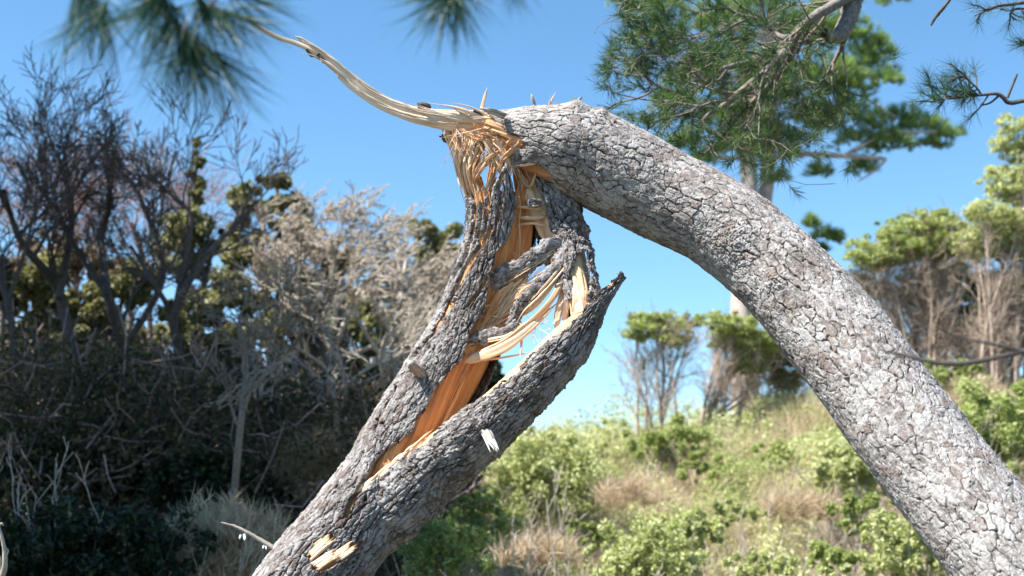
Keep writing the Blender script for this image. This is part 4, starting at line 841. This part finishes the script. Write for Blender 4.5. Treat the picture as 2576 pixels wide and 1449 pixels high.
SCRUB = ['pale green scrub clump just right of the stump, above the dead brush', 'green scrub clump on the skyline right of the lime bush', 'straw-coloured scrub clump below the leftmost crest tree', 'green scrub clump on the upper slope under the rounded crest tree', 'yellow-green scrub clump in the middle of the slope', 'green scrub clump under the gap between the crest trees', 'lime scrub clump highest on the slope beside the folded trunk', 'straw-coloured scrub clump directly above the spreading dead shrub', 'green scrub clump at the foot of the big lime bush', 'yellow-green scrub clump low on the slope above the bottom-edge bush', 'green scrub clump near the bottom edge against the folded trunk', 'lime scrub clump at the bottom edge right of the low bright bush', 'straw-coloured scrub clump left of the tall forked dead stem', 'green scrub clump touching the yellow-green bush', 'yellow-green scrub clump on the crest left of the leftmost crest tree', 'green scrub clump right of the folded trunk near the right edge', 'lime scrub clump at the right edge under the dark green bush', 'straw-coloured scrub clump on the crest below the flat-topped tree']
for i, (px_, py_, yw_) in enumerate([(1180, 1260, 16), (1500, 1150, 20), (1580, 1250, 15), (1750, 1180, 18), (1830, 1290, 14), (1960, 1160, 19), (1900, 1100, 21), (2020, 1280, 14.5), (1480, 1340, 12.5), (1730, 1340, 12.5), (2080, 1400, 11.5), (1900, 1420, 11), (1340, 1400, 12), (2180, 1290, 13.5), (1540, 1100, 22), (2420, 1300, 12.5), (2500, 1180, 14.5), (2440, 1000, 19)]):
    bush(SCRUB[i], px_, py_, yw_, 62 + 11 * (i * 7 % 5), 30 + 6 * (i * 3 % 4), 700 + i, ['green', 'lime', 'tan', 'green', 'lime'][i % 5], 4600 if i % 5 != 2 else 1500, .042 if i % 5 != 2 else .05, 12, blade=(i % 5 == 2), name='scrub_clump', group='low scrub clumps on the slope')
# grass and low ground cover over the slope
r = np.random.default_rng(44)
def scatter(n, x0, x1, y0, y1, f):
    y = r.uniform(y0, y1, n * 3); x = r.uniform(-1, 1, n * 3); x = x0 + (x1 - x0) * r.random(n * 3); m = (np.abs(x) < y * .40 + 1.2) & f(x, y); x = x[m][:n]; y = y[m][:n]; return np.c_[x, y, H(x, y)]
A = Acc(); nf = lambda x, y: fbm(x * .9 + 3, y * .7, 8)
C = scatter(120000, -2.2, 12, 8.5, 25, lambda x, y: nf(x, y) > .38); hh = .15 + .45 * fbm(C[:, 0] * 1.5, C[:, 1] * 1.5, 9)
C[:, 2] += .8 * r.random(len(C)) * np.clip(fbm(C[:, 0] * 1.1 + 7, C[:, 1] * .9, 19) - .3, .02, 1); D = rdir(r, len(C)) * .75 + np.array([.2, 0, .9]); blades(A, r, C, D, hh * (.5 + r.random(len(C))), .007)
stuff(A.build('dry_grass', M['tan'], None, False), 'dry tan grass and brush covering the slope', 'grass')
A = Acc(); C = scatter(300000, -2.5, 12, 8.5, 25, lambda x, y: nf(x, y) < .62); C[:, 2] += 1.25 * r.random(len(C)) ** .6 * np.clip(fbm(C[:, 0] * 1.1 + 7, C[:, 1] * .9, 19) - .28, .05, 1)
leaves(A, r, C, .042, np.array([-.2, -.3, .6])); stuff(A.build('ground_cover', M['green'], None, False), 'low green leafy cover over the slope', 'ground cover')
A = Acc(); C = scatter(90000, -3, 12, 9, 24.5, lambda x, y: fbm(x * 1.3 + 30, y * .9, 28) > .54); C[:, 2] += .05 + 2.2 * r.random(len(C)) ** .6 * np.clip(fbm(C[:, 0] * 1.3 + 30, C[:, 1] * .9, 28) - .45, .05, 1)
leaves(A, r, C, .05, np.array([-.2, -.3, .6])); stuff(A.build('light_ground_cover', M['lime'], None, False), 'yellow-green leaf clumps scattered on the slope', 'ground cover')
# bare standing stems on the slope
for i, (x, y, yw, h_, lb) in enumerate([(1415, 1250, 11.5, .12, 'tall pale forked dead stem in front of the lime bush'), (1945, 1290, 13, .6, 'pale bare spreading dead shrub in the middle of the slope'), (1345, 1370, 11, .3, 'short pale dead stem low at the bottom centre'), (1665, 1060, 20, .15, 'white twisting dead stem under the leftmost crest tree'), (110, 1240, 9.5, .35, 'pale dead shrub in the lower left shade'), (560, 1340, 9.5, .4, 'dry bare shrub left of the dead twig')]):
    rr = np.random.default_rng(300 + i); q = at(x, y, yw); base = np.array([q[0], q[1], min(q[2] - .35, gz(q[0], q[1]))]); out = []; tips = []; Lt = q[2] - base[2]
    for k in range(2 if i in (0, 3) else 5): grow(rr, base + rr.normal(size=3) * .02, (rr.normal() * h_, rr.normal() * .2, 1), Lt, .013 if i in (0, 3) else .008, 2, out, tips, (3, 3), .5, .10, .28, .05, 9, .003, None, .55)
    A = Acc(); tubes(A, out, 5, .5, .1, rr); o = A.build('dead_stem', M['greytwig']); o['label'] = lb; o['category'] = 'dead stem'

# ------------------------------------------------------------------ wood on the left
def bare(label, pts, yw, seed, kids=(6, 5, 5, 4), matn='dark', L=1.6, group='bare trees of the left wood', ang=.5, w=None, limbs=9, up=.05, rmin=.004, name='bare_tree', bias=None):
    """pts: list of trunk polylines in photo px (px,py,halfwidth)"""
    r = np.random.default_rng(seed); sc = yw / FPX; tr = []
    for l in pts: tr.append(catmull([np.r_[at(x, y, yw + (i * .12 * r.normal())), h_ * sc] for i, (x, y, h_) in enumerate(l)], 16))
    b = tr[0][0, :3].copy(); base = np.array([b[0], b[1], gz(b[0], b[1]) - .1]); tr[0] = np.vstack([np.r_[base, tr[0][0, 3] * 1.25], tr[0]])
    root = thing(name, label, 'tree', base, group); out = []; tips = []
    for t in tr:
        n = limbs
        for k in range(n):
            j = min(len(t) - 2, int(len(t) * (.3 + .7 * (k + r.random()) / n))); dl = nrm(t[j + 1, :3] - t[j, :3]); sd = rdir(r, 1)[0]
            grow(r, t[j, :3], nrm(dl * .9 + sd * .75 + np.array([0, 0, .2])), L * r.uniform(.6, 1.1), t[j, 3] * .6, len(kids) - 1, out, tips, kids[1:], ang, .13, .6, up, 6, rmin, bias)
    A = Acc(); tubes(A, tr, 9, .5, .15, r); A.build('trunk', M[matn], root)
    A = Acc(); tubes(A, out, 4); A.build('branches', M[matn], root)
    return root, tips
K = (1, 4, 4, 3)
bare('dark bare tree with two stems near the left edge', [[(200, 1060, 15), (180, 880, 14), (140, 720, 12), (60, 620, 9), (30, 550, 7), (10, 480, 5)], [(150, 750, 10), (180, 560, 9), (170, 470, 6), (150, 400, 4)]], 14.5, 401, K, 'dark', .82, limbs=10)
bare('dark bare tree with arched limbs, second from the left edge', [[(330, 1080, 15), (310, 880, 14), (270, 740, 12), (255, 600, 9), (280, 500, 7), (260, 410, 4)], [(270, 740, 9), (200, 640, 7), (150, 540, 5), (90, 460, 3)], [(310, 880, 9), (410, 700, 8), (370, 540, 6), (330, 450, 4)]], 15.5, 402, K, 'dark', .8, limbs=9)
bare('dark bare tree leaning right with a crooked limb beside the narrow evergreen', [[(470, 1090, 14), (450, 900, 12), (440, 780, 11), (520, 640, 9), (600, 560, 6), (640, 510, 4)], [(440, 780, 8), (480, 560, 6), (440, 500, 5), (370, 430, 3)], [(440, 800, 8), (380, 700, 6), (330, 620, 4)]], 14.0, 403, K, 'dark', .75, limbs=8)
bare('slim dark bare tree at the far left edge', [[(40, 1000, 11), (30, 820, 10), (0, 680, 8), (-30, 540, 6)], [(20, 760, 7), (60, 640, 5), (90, 520, 3)]], 13.5, 404, K, 'dark', .8, limbs=6)
bare('purplish bare tree behind the dark ones', [[(200, 900, 8), (190, 700, 7), (160, 560, 5)], [(190, 700, 6), (260, 560, 4)], [(190, 720, 6), (90, 600, 4)]], 20, 405, (1, 5, 4, 4), 'purple', 1.0, limbs=10, ang=.6)
bare('pink-brown twiggy tree behind the crooked limb', [[(380, 900, 8), (370, 700, 7), (330, 560, 5)], [(370, 720, 6), (440, 600, 4)]], 20, 406, (1, 5, 4, 4), 'purple', .9, limbs=9, ang=.6)
bare('large silvery leafless tree with a domed tangle of branches', [[(880, 1040, 12), (840, 880, 11), (780, 780, 9), (730, 680, 7), (700, 600, 4)], [(840, 880, 8), (900, 740, 6), (960, 660, 4)], [(780, 760, 8), (700, 730, 6), (650, 650, 4)], [(850, 900, 8), (960, 860, 6), (1050, 780, 4)], [(780, 780, 6), (840, 680, 5), (830, 590, 3)]], 17.0, 407, (1, 5, 4, 4), 'greytwig', .62, limbs=8, ang=.62, up=.0, rmin=.0055, bias=np.array([.09, 0, 0]))
bare('silvery leafless tree just left of the stump', [[(1000, 1020, 9), (960, 900, 8), (1000, 780, 6), (1020, 660, 4)], [(960, 900, 6), (900, 800, 5), (880, 700, 3)], [(980, 860, 6), (1060, 780, 4)]], 16.0, 408, (1, 5, 4, 4), 'greytwig', .6, limbs=7, ang=.62, up=0, rmin=.0055, bias=np.array([.09, 0, 0]))
bare('slender pale trunk standing in the shade left of the stump', [[(590, 1230, 9), (600, 1120, 9), (612, 1000, 8), (620, 900, 6), (600, 800, 4)], [(600, 1010, 6), (660, 950, 5), (720, 890, 4), (780, 820, 3)]], 11.0, 409, (1, 4, 3, 3), 'twig', .5, limbs=6)
bare('bare grey tree with drooping twigs at the middle of the wood', [[(850, 1110, 7), (840, 1000, 7), (820, 930, 6), (740, 870, 4)], [(840, 1000, 5), (920, 930, 4), (1000, 890, 3)]], 13.0, 410, (1, 5, 4, 3), 'greytwig', .7, limbs=8, up=-.01)
def evergreen(label, blobs, yw, seed, leafm='ever', dens=1.0, leaf=.085, group='evergreens of the left wood', trunkpx=None, clear=.42, name='evergreen_tree'):
    r = np.random.default_rng(seed); sc = yw / FPX; x0, y0 = trunkpx or (blobs[-1][0], blobs[-1][1]); b = at(x0, y0, yw); base = np.array([b[0], b[1], gz(b[0], b[1]) - .1])
    root = thing(name, label, 'tree', base, group); A = Acc(); tr = []; out = []; tips = []
    for (x, y, rx, rz) in blobs:
        e = at(x, y, yw); m1 = base * .5 + e * .5 + r.normal(size=3) * .15; m1[0] = base[0] + (e[0] - base[0]) * .3
        p_ = catmull([np.r_[base, .09], np.r_[m1, .06], np.r_[e, .02]], 12); tr.append(p_)
        for k in range(6): grow(r, p_[r.integers(5, 12), :3], rdir(r, 1)[0] + np.array([0, 0, .4]), rx * sc * .9, .02, 2, out, tips, (4, 3), .7, .15, .6, .02, 5, .004)
    tubes(A, tr, 7, .5, .1, r); A.build('trunk', M['brownbark'], root); A = Acc(); tubes(A, out, 4); A.build('branches', M['brownbark'], root)
    Lf = Acc()
    for (x, y, rx, rz) in blobs:
        c = at(x, y, yw); nc = max(6, int(rx * rz / 260)); cu = rdir(r, nc); cl_ = c + cu * np.array([rx, rx * .8, rz]) * sc * (.45 + .55 * r.random((nc, 1)))
        k = int(dens * 190); idx = np.repeat(np.arange(nc), k); u = rdir(r, len(idx)); p0 = cl_[idx] + u * min(rx, rz, 45) * sc * (.16 + .5 * r.random(nc))[idx, None] * r.random((len(idx), 1)) ** .5
        leaves(Lf, r, p0, leaf, np.array([-.2, -.2, .4]))
    Lf.build('crown', M[leafm], root, False)
evergreen('narrow evergreen spire standing above the left wood', [(495, 400, 26, 50), (500, 480, 28, 50), (470, 560, 60, 50), (540, 600, 70, 60), (460, 650, 80, 60)], 18.5, 501, leaf=.07)
evergreen('olive evergreen behind the silvery leafless tree', [(690, 455, 55, 35), (640, 520, 70, 60), (740, 560, 90, 80), (620, 640, 80, 70), (760, 680, 110, 80), (860, 640, 80, 60)], 17.6, 502, leaf=.075)
evergreen('rounded dark green evergreen right behind the upper stump', [(1070, 600, 60, 38), (1130, 610, 60, 40), (1150, 670, 80, 60), (1080, 680, 60, 60)], 24, 503, leaf=.09)
evergreen('golden-green evergreen in the centre of the wood', [(560, 740, 80, 60), (470, 790, 90, 60), (640, 800, 90, 60), (540, 860, 110, 50)], 16.8, 504, leaf=.075)
evergreen('dusty olive evergreen low behind the left bare trees', [(100, 700, 90, 70), (220, 760, 90, 60), (60, 800, 90, 60), (320, 720, 80, 60), (180, 840, 120, 50)], 16.4, 505, leaf=.08)
evergreen('dark evergreen in the shade below the silvery tree', [(900, 820, 100, 70), (980, 900, 90, 70), (820, 920, 110, 60), (1040, 830, 80, 80), (1100, 760, 70, 70)], 20, 506, 'ever', leaf=.08)
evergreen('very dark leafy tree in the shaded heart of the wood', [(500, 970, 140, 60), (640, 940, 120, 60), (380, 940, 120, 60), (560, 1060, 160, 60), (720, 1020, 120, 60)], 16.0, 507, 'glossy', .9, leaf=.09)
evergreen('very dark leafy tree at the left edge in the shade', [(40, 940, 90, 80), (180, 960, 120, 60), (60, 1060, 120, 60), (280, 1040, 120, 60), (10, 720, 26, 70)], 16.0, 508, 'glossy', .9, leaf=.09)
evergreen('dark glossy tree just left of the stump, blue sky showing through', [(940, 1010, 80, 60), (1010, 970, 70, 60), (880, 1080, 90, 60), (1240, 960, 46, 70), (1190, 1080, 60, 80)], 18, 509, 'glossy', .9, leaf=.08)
evergreen('olive bushy tree filling the back of the wood at the left', [(60, 880, 120, 70), (180, 900, 120, 60), (300, 860, 120, 80), (420, 880, 100, 60), (120, 790, 90, 50), (10, 980, 120, 60)], 23, 511, 'ever', 1.0, leaf=.10)
evergreen('brownish leafy tree at the back of the wood', [(520, 920, 120, 70), (640, 900, 120, 70), (760, 840, 110, 80), (700, 780, 80, 60), (860, 760, 90, 60), (950, 760, 80, 70)], 22.5, 512, 'brown', 1.0, leaf=.09)
evergreen('russet twiggy tree behind the purplish bare trees', [(130, 640, 110, 60), (230, 660, 100, 60), (60, 700, 100, 60), (340, 700, 80, 50)], 18.5, 513, 'brown', .7, leaf=.07)
evergreen('dark low tree closing the gap beneath the pale trunks', [(340, 1010, 140, 60), (760, 980, 120, 60), (900, 960, 100, 60), (660, 1060, 120, 60), (100, 1080, 140, 60)], 19, 514, 'glossy', 1.0, leaf=.10)
evergreen('distant small tree poking above the slope behind the split limb', [(1398, 1085, 24, 16), (1330, 1090, 16, 14)], 27, 510, 'ever', .6, leaf=.07)
# tangled understorey of the shaded wood
r = np.random.default_rng(71); n = 15000
yy = r.uniform(12.2, 18.5, n); px = r.uniform(-60, 1120, n); xx = (px - 1288) / FPX * yy
top = np.interp(px, [-60, 120, 330, 520, 760, 900, 1120], [860, 900, 905, 930, 960, 990, 1090]) + 130 * (fbm(px / 90, yy, 4) - .5); ztop = 1.6 + (1355 - top) / FPX * yy
g0 = H(xx, yy); zz = g0 + (ztop - g0) * r.random(n) ** .8; ok = zz > g0; Cn = np.c_[xx, yy, zz][ok]
A = Acc(); st = []
for c in Cn[:3600]:
    d = nrm(r.normal(size=3) + np.array([0, 0, .7])); L = r.uniform(.2, .7); k1 = c + d * L * .5 + r.normal(size=3) * .05; st.append(np.array([np.r_[c, .006], np.r_[k1, .0045], np.r_[k1 + nrm(d + r.normal(size=3) * .4) * L * .5, .003]]))
tubes(A, st[::2], 4); stuff(A.build('undergrowth', M['dark'], None), 'tangle of dark bare twigs filling the shaded wood', 'undergrowth'); A = Acc(); tubes(A, [q * np.array([1, 1, 1, 1.7]) for q in st[1::2]], 4); stuff(A.build('brushwood', M['purple'], None), 'reddish brown brushwood catching flecks of light in the shaded wood', 'brushwood')
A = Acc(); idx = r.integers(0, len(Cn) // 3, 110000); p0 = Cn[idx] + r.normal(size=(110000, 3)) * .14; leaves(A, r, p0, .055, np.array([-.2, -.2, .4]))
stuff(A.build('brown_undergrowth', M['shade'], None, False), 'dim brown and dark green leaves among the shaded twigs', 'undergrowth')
# unseen tall trees added outside the frame to the left to shade the wood
r = np.random.default_rng(77)
for x, y, h_, rr, dx, lb in [(-6.9, 9.0, 8.4, 2.3, .3, 'unseen tall leafy tree added for shade, off to the left'), (-8.6, 12.0, 9.4, 2.7, 1.2, 'unseen leafy tree added for shade beside the wood, off to the left'), (-10.8, 8.6, 8.8, 2.8, 0, 'unseen tall spreading tree added for shade, off to the left'), (-12.4, 13, 9.2, 2.8, 0, 'unseen tall tree added for shade deepest in the wood, off to the left'), (-5.6, 6.2, 7.2, 1.9, .6, 'unseen tree added for shade beside the camera, off to the left')]:
    root = thing('unseen_shade_tree', lb, 'tree', (x, y, gz(x, y) - .1))
    A = Acc(); tubes(A, [catmull([(x, y, gz(x, y) - .1, .22), (x + .1, y, h_ * .4, .17), (x + dx * .6, y + .1, h_ * .8, .1), (x + dx, y, h_ + .5, .04)], 14)], 9, .5, .1, r); A.build('trunk', M['dark'], root)
    n = 6000; u = rdir(r, n); p0 = np.array([x + dx, y, h_]) + u * np.array([rr, rr, rr * .5]) * r.random((n, 1)) ** .4; A = Acc(); leaves(A, r, p0, .24, np.array([0, 0, .3])); A.build('crown', M['glossy'], root, False)
